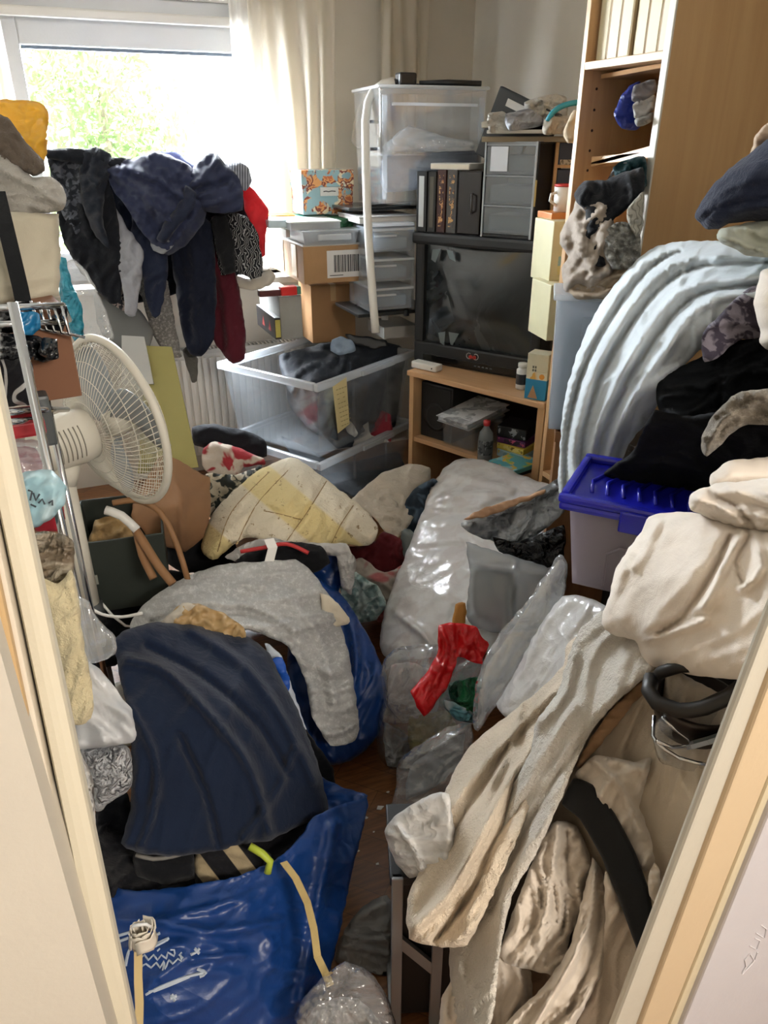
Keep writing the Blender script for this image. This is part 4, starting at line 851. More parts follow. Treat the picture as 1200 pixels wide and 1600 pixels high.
G().box(0, 0, 0, .07, .1, .03).build('tray', plain('#a3242c', .4), None, .006, M=frameM(P(8, 690, d=1.3), 6), label='red plastic tray hanging low in the chrome rack', cat='tray')
G().box(0, 0, 0, .03, .06, .1).build('plastic_clamp', plain('#4a4f50', .4), None, .006, M=frameM(P(66, 700, d=1.42), 6), label='grey plastic clamp on the chrome rack behind the red tray', cat='clamp')
# boards behind the fan
def board(pts, d, name, label, mat, th=.006):
    f = tps(d); vs = [P(x, y, d=float(f(np.array([[x, y]], float))[0])) for x, y in pts]; k = len(vs); n_ = np.cross(vs[1] - vs[0], vs[2] - vs[0]); n_ /= np.linalg.norm(n_); n_ *= th * np.sign(n_ @ fw)
    V = [tuple(v) for v in vs] + [tuple(v + n_) for v in vs]; return G()._a(V, [list(range(k)), list(range(k, 2 * k))[::-1]] + [[i, k + i, k + (i + 1) % k, (i + 1) % k] for i in range(k)]).build(name, mat, None, label=label, cat='board')
board([(228, 540), (268, 542), (310, 730), (215, 740)], [(230, 540, 2.75), (310, 730, 2.7)], 'foam_board', 'olive yellow board leaning behind the fan', plain('#8f8750', .7))
board([(190, 524), (225, 526), (240, 600), (190, 600)], [(190, 530, 2.72)], 'paper_board', 'pale grey card behind the top of the fan', plain('#a9a9a6', .7))
# ---------------------------------------------------------------- black trolley case frame in the foreground
A = P(612, 1385, d=1.27); r = empty('trolley_case', frameM((A[0], A[1], 0), -20), 'black case with a brushed aluminium frame standing under the towel', 'case'); hz = A[2] + .02; upd()
G().box(.012, .012, .01, .3, .16, hz - .01).build('body', plain('#0b0b0c', .6), r, .01)
for x in (0, .075): G().box(x, -.003, 0, x + .02, .01, hz).build('frame_rail', STEEL, r, .002)
G().box(-.003, 0, 0, .006, .16, .02).build('frame_rail', STEEL, r, .002); G()._a([(.02, -.001, hz * .62), (.075, -.001, hz * .45), (.075, -.001, hz * .37), (.02, -.001, hz * .54), (.02, .008, hz * .62), (.075, .008, hz * .45), (.075, .008, hz * .37), (.02, .008, hz * .54)], [[0, 1, 2, 3], [7, 6, 5, 4], [0, 4, 5, 1], [1, 5, 6, 2], [2, 6, 7, 3], [3, 7, 4, 0]]).build('brace', STEEL, r)
G().box(-.003, .0, hz - .02, .3, .16, hz).build('top_frame', plain('#1a1b1d', .5), r, .003)

# low chest against the right wall that carries the bedding and dark clothes
r = empty('chest', (1.38, .82, 0), 'dark low chest by the right wall buried under the duvet and dark clothes', 'chest')
G().box(0, 0, .03, .58, .86, .78).build('body', plain('#2c2622', .6), r, .006); G().box(-.01, -.01, .78, .59, .87, .8).build('lid', plain('#2c2622', .6), r, .004)
for x, y in ((0, 0), (.53, 0), (0, .81), (.53, .81)): G().box(x, y, 0, x + .05, y + .05, .03).build('foot', BLACKP, r)
# ---------------------------------------------------------------- cloths, bags and soft heaps
S = soft
NAVY = '#232838'; DNAVY = '#161b2a'; BLK = '#101115'
def garment(o, d, label, mat, name='jacket', cat='clothing', group=None, **k): return S(name, mat, o, d, label, cat, group, **k)
SG = 'clothes heaped on the window sill'
# -- the heap on the window sill
garment([(84, 262), (140, 250), (230, 262), (330, 262), (392, 290), (404, 340), (400, 410), (352, 440), (300, 450), (240, 470), (190, 474), (130, 430), (100, 380), (86, 320)], [(100, 300, 3.02), (400, 340, 3.22), (200, 460, 3.1)], 'black coat lying along the window sill beneath the other clothes', cloth('#101218'), 'coat', group=SG, fo=(.014, .08, 80, 3), bk=.12, th=.04)
garment([(75, 236), (110, 232), (150, 236), (172, 262), (170, 300), (150, 340), (118, 372), (96, 330), (80, 280)], [(80, 250, 2.75), (160, 300, 2.85)], 'black and white patterned garment bunched at the left end of the sill heap', cloth('#23262d', col2='#4d5058', kind='blot', pscale=40), group=SG, fo=(.012, .05, 70, 2), bk=.15, th=.05)
garment([(72, 234), (120, 232), (176, 246), (234, 250), (240, 262), (190, 268), (120, 256), (74, 248)], [(80, 240, 2.7), (235, 256, 2.86)], 'thin black sleeve lying across the top left of the sill heap', cloth('#15181f'), 'sleeve', group=SG, fo=(.006, .03, 8, 5), bk=.06, th=.03)
garment([(112, 330), (140, 290), (160, 275), (176, 300), (186, 350), (190, 420), (188, 470), (172, 476), (140, 440), (112, 400), (96, 362)], [(150, 300, 2.8), (160, 460, 2.86)], 'black jacket sleeve hanging below the left of the sill heap', cloth('#14161c'), 'sleeve', group=SG, fo=(.012, .06, 80, 3), bk=.1)
garment([(130, 362), (150, 372), (196, 440), (214, 480), (190, 486), (150, 452), (118, 412), (112, 380)], [(150, 400, 2.9)], 'black floral shirt end hanging behind the black sleeve', cloth('#24242a', col2='#8a7d78', kind='blot', pscale=60), 'shirt', group=SG, fo=(.008, .05, 60, 3))
garment([(160, 310), (178, 320), (196, 352), (224, 392), (220, 440), (212, 494), (196, 490), (190, 440), (176, 380), (162, 340)], [(170, 330, 2.84), (205, 480, 2.84)], 'pale grey cardigan hanging over the sill between black garments', cloth('#8f9097'), 'cardigan', group=SG, fo=(.008, .035, 80, 5), th=.02, bk=.04)
garment([(206, 400), (236, 420), (262, 440), (272, 500), (284, 556), (262, 556), (236, 520), (224, 470), (206, 440)], [(230, 420, 3.0), (270, 550, 3.05)], 'grey lace scarf hanging below the navy jacket', cloth('#6f6c68', col2='#9d9a94', kind='speck', pscale=90, fuzz=.5), 'scarf', group=SG, fo=(.006, .04, 80, 4), th=.015, bk=.03)
garment([(286, 545), (300, 540), (309, 560), (308, 596), (300, 598), (290, 570)], [(300, 570, 3.1)], 'frayed grey scarf tassel hanging lowest beside the radiator', cloth('#55534f', fuzz=.8), 'tassel', group=SG, g=4, er=8, th=.01, bk=.02)
garment([(262, 380), (300, 360), (336, 350), (352, 380), (372, 440), (384, 520), (382, 560), (366, 568), (346, 552), (330, 520), (318, 440)], [(320, 370, 3.0), (370, 560, 3.1)], 'dark red garment hanging lowest from the sill beside the radiator', cloth('#4a1420'), 'sweater', group=SG, fo=(.01, .05, 80, 5), cr=[(.012, 9, [(330, 380), (350, 460), (362, 560)]), (-.01, 8, [(318, 390), (340, 470), (350, 550)])], bk=.05)
garment([(262, 348), (300, 330), (330, 350), (336, 400), (338, 470), (334, 530), (316, 556), (296, 552), (284, 520), (276, 460), (268, 400)], [(290, 360, 2.95), (310, 550, 3.0)], 'long dark navy trousers hanging straight down over the radiator', cloth('#121727'), 'trousers', group=SG, fo=(.012, .06, 85, 6), cr=[(.014, 10, [(300, 350), (306, 450), (310, 540)]), (-.012, 8, [(280, 380), (292, 470), (300, 540)])], bk=.07)
garment([(328, 345), (360, 330), (388, 340), (404, 370), (410, 410), (408, 432), (392, 436), (372, 424), (346, 430), (336, 390)], [(370, 380, 2.98)], 'black shirt with white scribble print hanging at the right of the sill', cloth('#131318', col2='#8d8d8d', kind='curl', pscale=32), 'shirt', group=SG, fo=(.008, .05, 75, 4), th=.03, bk=.06)
garment([(330, 340), (352, 334), (366, 380), (368, 425), (350, 428), (338, 390)], [(350, 380, 2.93)], 'plain black sleeve beside the scribble print shirt', cloth('#101013'), 'sleeve', group=SG, fo=(.008, .05, 80, 4), th=.02, bk=.04)
garment([(376, 286), (392, 292), (410, 312), (420, 330), (416, 360), (414, 398), (404, 402), (394, 360), (384, 330)], [(400, 340, 3.05)], 'bright red hooded top at the right end of the sill heap', cloth('#d8343c', trans=.25), 'hooded_top', group=SG, fo=(.01, .045, 75, 3), th=.03, bk=.08)
garment([(350, 256), (372, 252), (390, 264), (393, 284), (384, 298), (366, 290), (352, 276)], [(370, 275, 3.0)], 'grey striped cap lying at the right top of the sill heap', cloth('#5d6066', col2='#9fa2a8', kind='stripe', pscale=30), 'cap', 'cap', SG, fo=(.006, .03, 20, 2), th=.04, bk=.06, er=14, g=4)
garment([(362, 430), (392, 436), (420, 420), (430, 432), (422, 446), (396, 454), (374, 450), (360, 440)], [(395, 440, 3.05)], 'cream shirt rolled on the ledge below the scribble print shirt', cloth('#b3aca0'), 'shirt', group=SG, th=.03, bk=.08)
garment([(246, 236), (280, 240), (300, 256), (330, 250), (360, 262), (366, 290), (330, 300), (280, 290), (240, 262)], [(300, 265, 3.02)], 'pale blue backlit cloth along the top of the sill heap', cloth('#8088ac', trans=.3), 'cloth', group=SG, fo=(.01, .04, 20, 3), th=.04, bk=.1)
garment([(120, 238), (150, 230), (172, 240), (174, 262), (166, 290), (160, 340), (172, 390), (150, 370), (128, 320), (124, 270)], [(150, 280, 2.78)], 'charcoal coat shoulder left of the big navy jacket', cloth('#1f232c'), 'coat', group=SG, fo=(.016, .06, 70, 3), cr=[(.02, 10, [(140, 240), (150, 290), (160, 360)])], bk=.12)
garment([(165, 262), (200, 250), (240, 236), (270, 244), (300, 262), (322, 280), (326, 310), (318, 350), (290, 384), (262, 398), (236, 380), (214, 352), (196, 322), (176, 296)], [(170, 270, 2.8), (320, 300, 2.88), (250, 320, 2.74), (260, 390, 2.84)], 'large navy jacket with knotted sleeves on top of the sill heap', cloth('#2a3049', .8, wr=.12), group=SG, rad=(150, 250), fo=(.013, .012, -38, 40), cr=[(.025, 9, [(166, 264), (220, 300), (270, 350)]), (-.018, 7, [(170, 276), (220, 325), (262, 372)]), (.02, 8, [(180, 262), (240, 280), (300, 318)]), (.018, 8, [(270, 380), (300, 340), (322, 296)]), (-.016, 8, [(200, 268), (260, 300), (300, 350)])], th=.06, bk=.2)
garment([(290, 290), (306, 300), (304, 322), (282, 350), (258, 380), (244, 372), (262, 340), (284, 312)], [(300, 300, 2.76), (250, 376, 2.72)], 'tied sleeve crossing the front of the large navy jacket', cloth('#1c2133'), 'sleeve', group=SG, fo=(.006, .03, 50, 4), bk=.04, th=.03, er=16)
garment([(210, 320), (232, 352), (250, 384), (262, 400), (262, 430), (250, 492), (236, 494), (224, 440), (214, 400), (204, 370)], [(230, 380, 2.86)], 'navy trouser leg hanging under the knotted navy jacket', cloth('#1b2134'), 'trousers', group=SG, fo=(.01, .05, 70, 4))
garment([(236, 378), (258, 372), (272, 384), (256, 396), (240, 392)], [(255, 385, 2.8)], 'small pale grey label patch on the knotted navy jacket', cloth('#7d8086'), 'badge', group=SG, er=6, g=4, th=.01, bk=.02, fo=(.002, .03, 0, 2))
garment([(300, 262), (322, 240), (340, 240), (352, 256), (372, 276), (380, 300), (378, 328), (352, 334), (320, 330), (300, 310), (290, 284)], [(340, 285, 2.85)], 'shiny dark navy anorak bundled at the right of the sill heap', cloth('#262c44', .7, wr=.1), 'anorak', group=SG, fo=(.012, .06, 30, 5), cr=[(.02, 8, [(300, 290), (330, 262), (345, 245)]), (.018, 8, [(310, 320), (345, 315), (376, 300)]), (-.018, 7, [(300, 300), (335, 290), (368, 280)])], bk=.16, th=.06)
S('plastic_bag', BAGC, [(98, 420), (116, 404), (140, 430), (168, 490), (178, 530), (140, 540), (118, 500)], [(130, 480, 2.6)], 'whitish clear bag hanging behind the fan top', 'plastic bag', bk=.08)
S('carrier_bag', poly_bag('#2b8ea6'), [(94, 402), (102, 404), (112, 440), (128, 480), (132, 530), (118, 536), (100, 500), (92, 450)], [(110, 470, 2.3)], 'turquoise carrier bag hanging behind the brown box on the left', 'carrier bag', bk=.08, er=14)
S('suitcase', plain('#5a5b5a', .6), [(150, 455), (215, 482), (240, 520), (225, 560), (170, 540), (150, 500)], [(190, 500, 3.0)], 'grey hard case behind the fan under the hanging clothes', 'case', fo=(0, .1, 0, 1), th=.02, bk=.25)
# -- left column, top to bottom
S('plastic_bag', poly_bag('#dfb544', trans=.45, ws=14), [(-20, 160), (20, 156), (62, 160), (76, 176), (73, 240), (60, 262), (-20, 262)], [(30, 200, 1.72)], 'yellow plastic bag at the top left in front of the window', 'plastic bag', bk=.14, th=.05, er=14)
S('sweater', cloth('#5a5046', fuzz=.5), [(-20, 176), (12, 184), (40, 222), (68, 250), (70, 268), (52, 276), (20, 262), (-20, 240)], [(30, 230, 1.5)], 'brown grey knitted sweater on top of the grey fleece', 'sweater', fo=(.008, .03, -40, 5), bk=.1, th=.03)
S('blanket', cloth('#a39f97', fuzz=.7), [(-20, 235), (20, 252), (52, 278), (80, 276), (98, 292), (104, 310), (98, 328), (60, 334), (20, 336), (-20, 334)], [(40, 300, 1.5)], 'light grey fleece blanket on the cream canvas storage bag', 'blanket', fo=(.008, .03, -15, 5), bk=.16, th=.05, cr=[(.012, 8, [(0, 262), (50, 290), (95, 318)])])
S('storage_bag', cloth('#b8b09c', wr=.15), [(-30, 328), (60, 332), (92, 334), (94, 400), (92, 462), (50, 474), (-30, 476)], [(-20, 400, 1.42), (90, 400, 1.52)], 'cream canvas storage bag on the chrome rack', 'bag', fo=(.003, .12, 10, 2), bk=.22, th=.03, er=16, sharp=True)
sb = bpy.data.objects['storage_bag']; upd()
tp = [P(x, y, d=d_) for x, y, d_ in ((-4, 300, 1.40), (8, 350, 1.385), (20, 400, 1.38), (32, 450, 1.385), (40, 490, 1.39))]
G().ribbon([tuple(sb.matrix_world.inverted() @ Vector(p)) for p in tp], (1, 0, 0), .028, .004).build('strap', cloth('#17181a'), sb, label='black strap')
CH = [('toy_figure', '#17181c', [(0, 476), (40, 470), (80, 478), (104, 476), (104, 500), (94, 522), (60, 512), (0, 520)], 1.38, 'black glossy odds and ends on the upper chrome rail'),
    ('pencil_case', '#1f6d9a', [(22, 490), (48, 486), (62, 492), (64, 512), (50, 524), (26, 522)], 1.30, 'bright blue pencil case in the chrome rack'),
    ('cable_bundle', '#1a1b1e', [(0, 520), (30, 524), (60, 526), (90, 540), (90, 560), (70, 566), (40, 560), (0, 566)], 1.34, 'black cable bundle under the blue pencil case'),
    ('umbrella', '#101113', [(66, 528), (88, 530), (92, 552), (80, 562), (60, 552)], 1.3, 'folded black umbrella end in the chrome rack')]
for n_, c, o, d_, lab in CH: S(n_, plain(c, .25), o, [(50, 510, d_)], lab, n_.replace('_', ' '), fo=(.014, .03, 20, 2), bk=.06, th=.025, er=10, g=4)
S('handbag', cloth('#17161a', col2='#a8a5a2', kind='curl', pscale=12), [(-20, 566), (30, 560), (50, 566), (54, 600), (56, 630), (-20, 636)], [(20, 600, 1.33)], 'black and white floral bag on the lower chrome rail', 'bag', fo=(.006, .05, 20, 2), bk=.1, th=.03)
S('plastic_bag', BAGC, [(10, 690), (60, 688), (80, 710), (76, 760), (50, 790), (20, 780)], [(40, 730, 1.36)], 'clear bag with pink contents under the red tray', 'plastic bag', bk=.07, th=.03)
S('tissue_pack', plain('#a87880', .7), [(18, 700), (56, 700), (66, 730), (50, 762), (24, 760)], [(40, 730, 1.39)], 'dull pink soft pack inside the clear bag under the red tray', 'pack', bk=.03, er=14)
S('cosmetic_bag', poly_bag('#a9cdd8', .4, .3, 20, .1, .5, '#c3dbe2'), [(34, 740), (60, 734), (84, 736), (104, 760), (100, 790), (78, 812), (50, 826), (38, 800), (30, 770)], [(65, 780, 1.26)], 'pale blue crumpled bag with dark scribbled marks in the chrome rack', 'bag', bk=.06, er=16, fo=(.006, .05, 30, 2), g=5)
cb_ = bpy.data.objects['cosmetic_bag']; upd()
g = G()
for L in ([(44, 766), (50, 768), (47, 782)], [(52, 770), (56, 782), (62, 772)], [(60, 786), (66, 780), (70, 788)], [(76, 786), (82, 782), (82, 790)], [(48, 788), (56, 792)]): g.tube([tuple(cb_.matrix_world.inverted() @ Vector(P(x, y, d=1.228))) for x, y in L], .0016, 5)
g.build('scribbled_marks', plain('#333a44', .6), cb_)
S('cloth', cloth('#9c2430'), [(60, 790), (96, 780), (102, 812), (90, 830), (56, 828)], [(80, 810, 1.42)], 'red cloth peeping out beneath the pale blue bag', 'cloth', bk=.05)
S('plastic_bag', poly_bag('#8a7a66', .2, .8, 30, .3, .6, '#b9ad98'), [(40, 838), (70, 830), (104, 836), (116, 850), (114, 900), (96, 916), (64, 912), (44, 880)], [(80, 870, 1.2)], 'clear bag stuffed with brown fur above the cream sheepskin', 'plastic bag', bk=.09, th=.04, fo=(.008, .03, 0, 2))
S('sheepskin', cloth('#d2c4a0', fuzz=.9, weave=300), [(52, 900), (90, 912), (112, 890), (122, 930), (130, 1000), (142, 1060), (146, 1110), (134, 1130), (110, 1130), (90, 1040), (70, 960)], [(70, 920, 1.14), (130, 1110, 1.12)], 'cream fluffy sheepskin hanging beside the doorway', 'sheepskin', bk=.1, th=.03, fo=(.004, .04, 80, 2))
S('zip_bag', BAGC, [(118, 936), (138, 938), (150, 962), (180, 996), (180, 1022), (150, 1036), (124, 1030)], [(150, 990, 1.25)], 'empty clear zip bag beside the fan stand', 'bag', bk=.03, er=12, th=.015)
S('plastic_bag', poly_bag('#d5d7da', trans=.3, ws=14, wr=.5), [(120, 1032), (150, 1040), (176, 1070), (206, 1110), (213, 1150), (206, 1160), (160, 1168), (118, 1170), (112, 1120)], [(160, 1110, 1.2)], 'smooth white plastic bag above the white quilted roll', 'plastic bag', bk=.1, th=.04, fo=(.008, .07, -50, 3))
S('bubble_wrap', poly_bag('#d2d4d8', .25, 1.0, 45, .2, .8), [(124, 1170), (160, 1166), (196, 1164), (206, 1190), (204, 1230), (176, 1250), (150, 1268), (136, 1230)], [(165, 1215, 1.25)], 'white quilted wrap roll between the white bag and dark bag interior', 'wrap', bk=.1, th=.04, fo=(.006, .02, 60, 1.5), g=4)
S('plastic_bag', poly_bag('#cfcdca'), [(110, 1170), (128, 1180), (146, 1220), (150, 1300), (140, 1310), (120, 1240)], [(130, 1240, 1.12)], 'narrow strip of white bag along the left door frame', 'plastic bag', bk=.08, er=12)
# -- left middle floor
S('paper_bag', plain('#8d6a4d', .8, 0, .3, .08, .1, 12), [(246, 716), (262, 710), (328, 746), (330, 800), (318, 840), (290, 862), (240, 850), (204, 806), (206, 790)], [(210, 800, 2.3), (250, 720, 2.5), (330, 760, 2.55), (280, 790, 2.25), (290, 855, 2.4)], 'crumpled brown cardboard box wedged beside the fan grille', 'box', fo=(.004, .2, 40, 2), cr=[(.02, 8, [(250, 715), (280, 770), (284, 850)]), (-.01, 10, [(322, 750), (284, 812)])], bk=.2, th=.02, er=10, sharp=True)
M = frameM(P(136, 962, d=2.15), -6); r = empty('storage_crate', M, 'dark green open box of wooden hangers below the fan', 'box'); wv = .245
t = G().tub(wv, .3, .235, .006, .008); t.build('body', plain('#2b312b', .6), r, .003); G().box(wv * .12, -.002, .1, wv * .2, 0, .13).build('label_oval', plain('#8d8f86', .5), r)
S('hanger_bundle', cloth('#a5895f', fuzz=0), [(150, 812), (180, 806), (210, 824), (240, 850), (246, 872), (200, 880), (150, 884), (138, 850)], [(190, 850, 2.22)], 'pale wooden hangers and cream cloth piled in the green box', 'hangers', fo=(.022, .035, 25, 5), bk=.1, th=.03, cr=[(.02, 5, [(150, 870), (190, 866), (236, 846)]), (.02, 5, [(150, 820), (180, 830), (210, 850)])])
def hoop(pts, d, r, name, label, mat, cat='handle', **k):
    q = [P(x, y, d=(d if not hasattr(d, '__len__') else d[0] + (d[1] - d[0]) * i / (len(pts) - 1))) for i, (x, y) in enumerate(pts)]; q = spline(np.array(q), .015, False)
    return G().tube([tuple(p) for p in q], r, 10).build(name, mat, None, smooth=True, label=label, cat=cat, **k)
WICK = plain('#8a6440', .6)
hoop([(176, 786), (214, 782), (250, 800), (272, 840), (286, 880), (296, 915)], (2.05, 2.1), .0085, 'basket_handle', 'thin brown arched basket handle right of the green box', WICK)
hoop([(212, 828), (226, 850), (248, 885), (270, 912)], (2.0, 1.98), .012, 'wooden_hanger', 'thick brown wooden bar with a white end lying over the green box', WICK, 'hanger')
hoop([(214, 830), (222, 866), (240, 904)], (2.02, 2.0), .011, 'wooden_hanger', 'second brown wooden bar crossing beneath the thick one with the white end', WICK, 'hanger')
hoop([(165, 797), (190, 806), (214, 828)], (1.98, 1.99), .0125, 'plastic_tube', 'white plastic tube end on the thick brown bar below the fan', WHITEP, 'tube')
hoop([(138, 948), (160, 960), (190, 964), (222, 958)], (1.9, 1.85), .004, 'electric_cord', 'white cord running from the fan stand to the grey blanket', WHITEP, 'cord')
garment([(300, 668), (330, 662), (380, 672), (414, 686), (416, 712), (390, 718), (340, 704), (304, 696)], [(360, 690, 3.2)], 'black garment thrown against the foot of the radiator', cloth('#0e0f14'), 'trousers', bk=.2, th=.05)
garment([(318, 700), (336, 690), (372, 700), (412, 716), (414, 726), (380, 730), (366, 748), (330, 742), (316, 726)], [(360, 715, 3.05)], 'cream top with red marks between black garment and quilt', cloth('#b3a79a', col2='#8a2a30', kind='blot', pscale=12), 'shirt', bk=.2, th=.04)
garment([(322, 740), (366, 742), (410, 726), (404, 750), (360, 790), (330, 810), (318, 780)], [(355, 765, 2.95)], 'dark and cream patterned cloth left of the quilt', cloth('#2c2f2c', col2='#a39a88', kind='blot', pscale=30), 'cloth', bk=.3, th=.05, fo=(.016, .04, 30, 2))
S('quilt', cloth('#cbbd9e', col2='#8a6c46', kind='speck', pscale=26, wr=.5), [(315, 850), (330, 806), (362, 770), (400, 738), (440, 718), (462, 716), (500, 742), (540, 772), (580, 806), (590, 830), (576, 852), (540, 852), (500, 866), (440, 858), (396, 840), (366, 850), (340, 872), (322, 870)],
    [(330, 850, 2.42), (400, 750, 2.72), (460, 720, 2.82), (580, 820, 2.5), (450, 790, 2.45), (500, 860, 2.38), (390, 840, 2.34)], 'cream quilt with yellow bands and brown stitching in the middle of the room', 'quilt', bk=.3, th=.07, er=30, fo=(.012, .07, 40, 3),
    cr=[(-.02, 4, [(370, 850), (400, 790), (450, 735)]), (-.02, 4, [(440, 856), (480, 800), (510, 752)]), (-.016, 4, [(512, 862), (532, 820), (552, 790)]), (.012, 12, [(340, 860), (352, 820), (400, 760)]), (-.012, 5, [(420, 796), (470, 812)])])
qo = bpy.data.objects['quilt']
def band(base_mat_col, pts_list, o, col):
    pass
def yellow_bands(o):
    s = N('quilt_print'); src = o.data.materials[0]; uv = np.zeros(len(o.data.loops) * 2, dtype=np.float32)
    v = s.tc('UV', (1, 1, 1), (0, 0, R(-50))); w = s.n('ShaderNodeTexWave', {'Vector': v, 'Scale': 1.15, 'Distortion': .6, 'Detail': 1}, wave_profile='SIN').outputs[1]
    v2 = s.tc('UV'); sp = s.ramp(s.noise(v2, 34, 4, .8), [(.6, 0.0), (.66, 1.0)]); c = s.n('ShaderNodeMix', {0: s.ramp(w, [(.62, 0.0), (.72, 1.0)]), 6: lin('#d2c7b0'), 7: lin('#d0bd88')}, data_type='RGBA').outputs[2]
    c = s.n('ShaderNodeMix', {0: sp, 6: c, 7: lin('#8a7350')}, data_type='RGBA').outputs[2]; s.l(c, s.b.inputs['Base Color']); s.b.inputs['Roughness'].default_value = .9
    s.l(s.bump(s.noise(s.tc('Object'), 26, 4, .6, 1), .5, .02), s.b.inputs['Normal']); o.data.materials[0] = s.m
yellow_bands(qo)
S('pillowcase', cloth('#b5ab9c', wr=.7), [(548, 782), (566, 764), (596, 740), (640, 724), (672, 730), (672, 760), (656, 790), (640, 820), (620, 842), (600, 830), (584, 808), (560, 796)], [(560, 790, 2.7), (670, 740, 2.95), (620, 830, 2.65)], 'pale grey crumpled cloth between quilt and wooden cabinet', 'cloth', bk=.25, th=.03, fo=(.01, .06, 30, 1.5))
S('cloth', cloth('#5a1a20'), [(540, 856), (580, 850), (600, 830), (628, 844), (634, 880), (600, 896), (560, 890)], [(590, 870, 2.6)], 'dark red cloth beside the blue bag under the quilt corner', 'cloth', bk=.15, th=.03, fo=(.012, .05, 20, 2))
S('cloth', cloth('#b8b0a6', col2='#b06a6a', kind='blot', pscale=10), [(540, 880), (566, 872), (600, 894), (640, 880), (636, 920), (612, 960), (590, 972), (560, 950), (540, 916)], [(590, 920, 2.55)], 'off white cloth lying behind the frilly blue green one', 'cloth', bk=.15, th=.03, fo=(.012, .05, -20, 2))
S('frilly_blouse', cloth('#8fa9a8', col2='#b9c9c6', kind='blot', pscale=30, fuzz=.5), [(530, 906), (556, 894), (590, 916), (604, 940), (590, 968), (560, 974), (538, 950)], [(565, 935, 2.4)], 'frilly blue green cloth on the floor right of the blue bag', 'cloth', bk=.1, th=.03, fo=(.025, .025, 40, 1.2), g=4)
S('cloth', cloth('#4a5a6a', col2='#2b3540', kind='blot', pscale=16), [(634, 780), (654, 760), (676, 748), (684, 756), (668, 800), (650, 830), (636, 870), (630, 840)], [(655, 800, 2.75)], 'blue grey bunched cloth behind the plastic-wrapped pad', 'cloth', bk=.15, th=.03, er=12, fo=(.012, .04, 60, 2))
S('bucket', plain('#5d6462', .4), [(627, 830), (640, 826), (660, 850), (656, 900), (640, 920), (628, 880)], [(640, 870, 2.6)], 'grey tub edge left of the plastic-wrapped pad', 'tub', bk=.15, th=.03, er=12, fo=(0, .1, 0, 1))
# -- second blue bag and the grey blanket
BB = poly_bag('#153c7c', .36, .28, 16, .12, .5)
def bluebag(out, dep, label, **k):
    return S('shopping_bag', BB, out, dep, label, 'shopping bag', 'blue woven shopping bags', **k)
bluebag([(452, 856), (500, 850), (534, 858), (538, 890), (524, 940), (500, 930), (466, 900)], [(500, 890, 2.3)], 'deep blue bag with a gold print under the edge of the quilt', bk=.2, th=.04, fo=(.008, .08, 60, 2))
S('plastic_bag', poly_bag('#c9c6c2', .3, .7), [(352, 870), (380, 850), (420, 840), (470, 848), (540, 850), (556, 880), (550, 930), (534, 920), (524, 870), (470, 862), (420, 866), (380, 880)], [(450, 860, 2.22)], 'white plastic bag rim around the black things behind the grey blanket', 'plastic bag', bk=.1, th=.02, er=10)
S('backpack', cloth('#121215'), [(366, 880), (396, 856), (450, 846), (500, 852), (516, 880), (480, 900), (400, 900)], [(440, 875, 2.2)], 'black bag with a red trim behind the grey blanket', 'bag', bk=.15, th=.03, cr=[(.012, 4, [(380, 870), (440, 856), (500, 866)])])
hoop([(376, 862), (410, 856), (448, 850), (482, 864)], 2.13, .006, 'red_cord', 'red piping cord across the black bag behind the grey blanket', plain('#b02a2a', .5), 'cord')
def strap(pts, d, w, name, label, mat, cat='strap', wd=(1, 0, 0), t=.003, **k):
    q = np.array([P(x, y, d=(d if not hasattr(d, '__len__') else d[0] + (d[1] - d[0]) * i / (len(pts) - 1))) for i, (x, y) in enumerate(pts)])
    return G().ribbon([tuple(p) for p in spline(q, .02, False)], wd, w, t).build(name, mat, None, smooth=False, label=label, cat=cat, **k)
strap([(420, 842), (426, 856), (420, 880)], 2.1, .028, 'carrying_strap', 'short white strap standing up behind the grey blanket', WHITEP)
bluebag([(486, 900), (530, 926), (556, 960), (584, 1010), (604, 1060), (604, 1100), (590, 1150), (560, 1182), (520, 1196), (480, 1180), (450, 1100), (450, 1000)], [(500, 960, 2.15), (600, 1060, 2.02), (540, 1180, 2.0), (460, 1100, 1.95)], 'blue woven bag under the grey blanket in the middle of the floor', bk=.25, th=.05, fo=(.012, .09, 75, 3), cr=[(.02, 8, [(540, 950), (556, 1040), (540, 1140)])])
S('cloth', cloth('#d8cdb8'), [(500, 926), (520, 936), (546, 964), (544, 974), (520, 980), (504, 960)], [(525, 955, 2.0)], 'cream cloth corner sticking out right of the grey blanket', 'cloth', bk=.05, er=12, th=.02)
S('blanket', cloth('#b4b4b2', col2='#c9c9c7', kind='speck', pscale=80, fuzz=.5), [(202, 976), (226, 944), (262, 916), (310, 892), (360, 880), (420, 876), (462, 874), (490, 896), (520, 940), (540, 1000), (552, 1060), (562, 1140), (550, 1160), (516, 1166), (488, 1120), (476, 1060), (450, 1010), (400, 988), (350, 980), (300, 976), (250, 984), (210, 1000)],
    [(210, 980, 1.9), (300, 900, 2.1), (450, 880, 2.12), (500, 960, 1.98), (420, 940, 1.9), (555, 1150, 1.9), (480, 1060, 1.84), (300, 970, 1.8)], 'light grey marled blanket draped over the blue bag in the middle', 'blanket', bk=.16, th=.05, er=18, fo=(.017, .06, 14, 6),
    cr=[(.02, 9, [(230, 950), (310, 940), (400, 950), (470, 990)]), (.02, 9, [(262, 922), (350, 910), (440, 930), (500, 1000), (524, 1100)]), (-.02, 7, [(240, 970), (330, 956), (420, 968), (490, 1040), (510, 1120)]), (-.015, 8, [(300, 905), (400, 900), (470, 920)])])
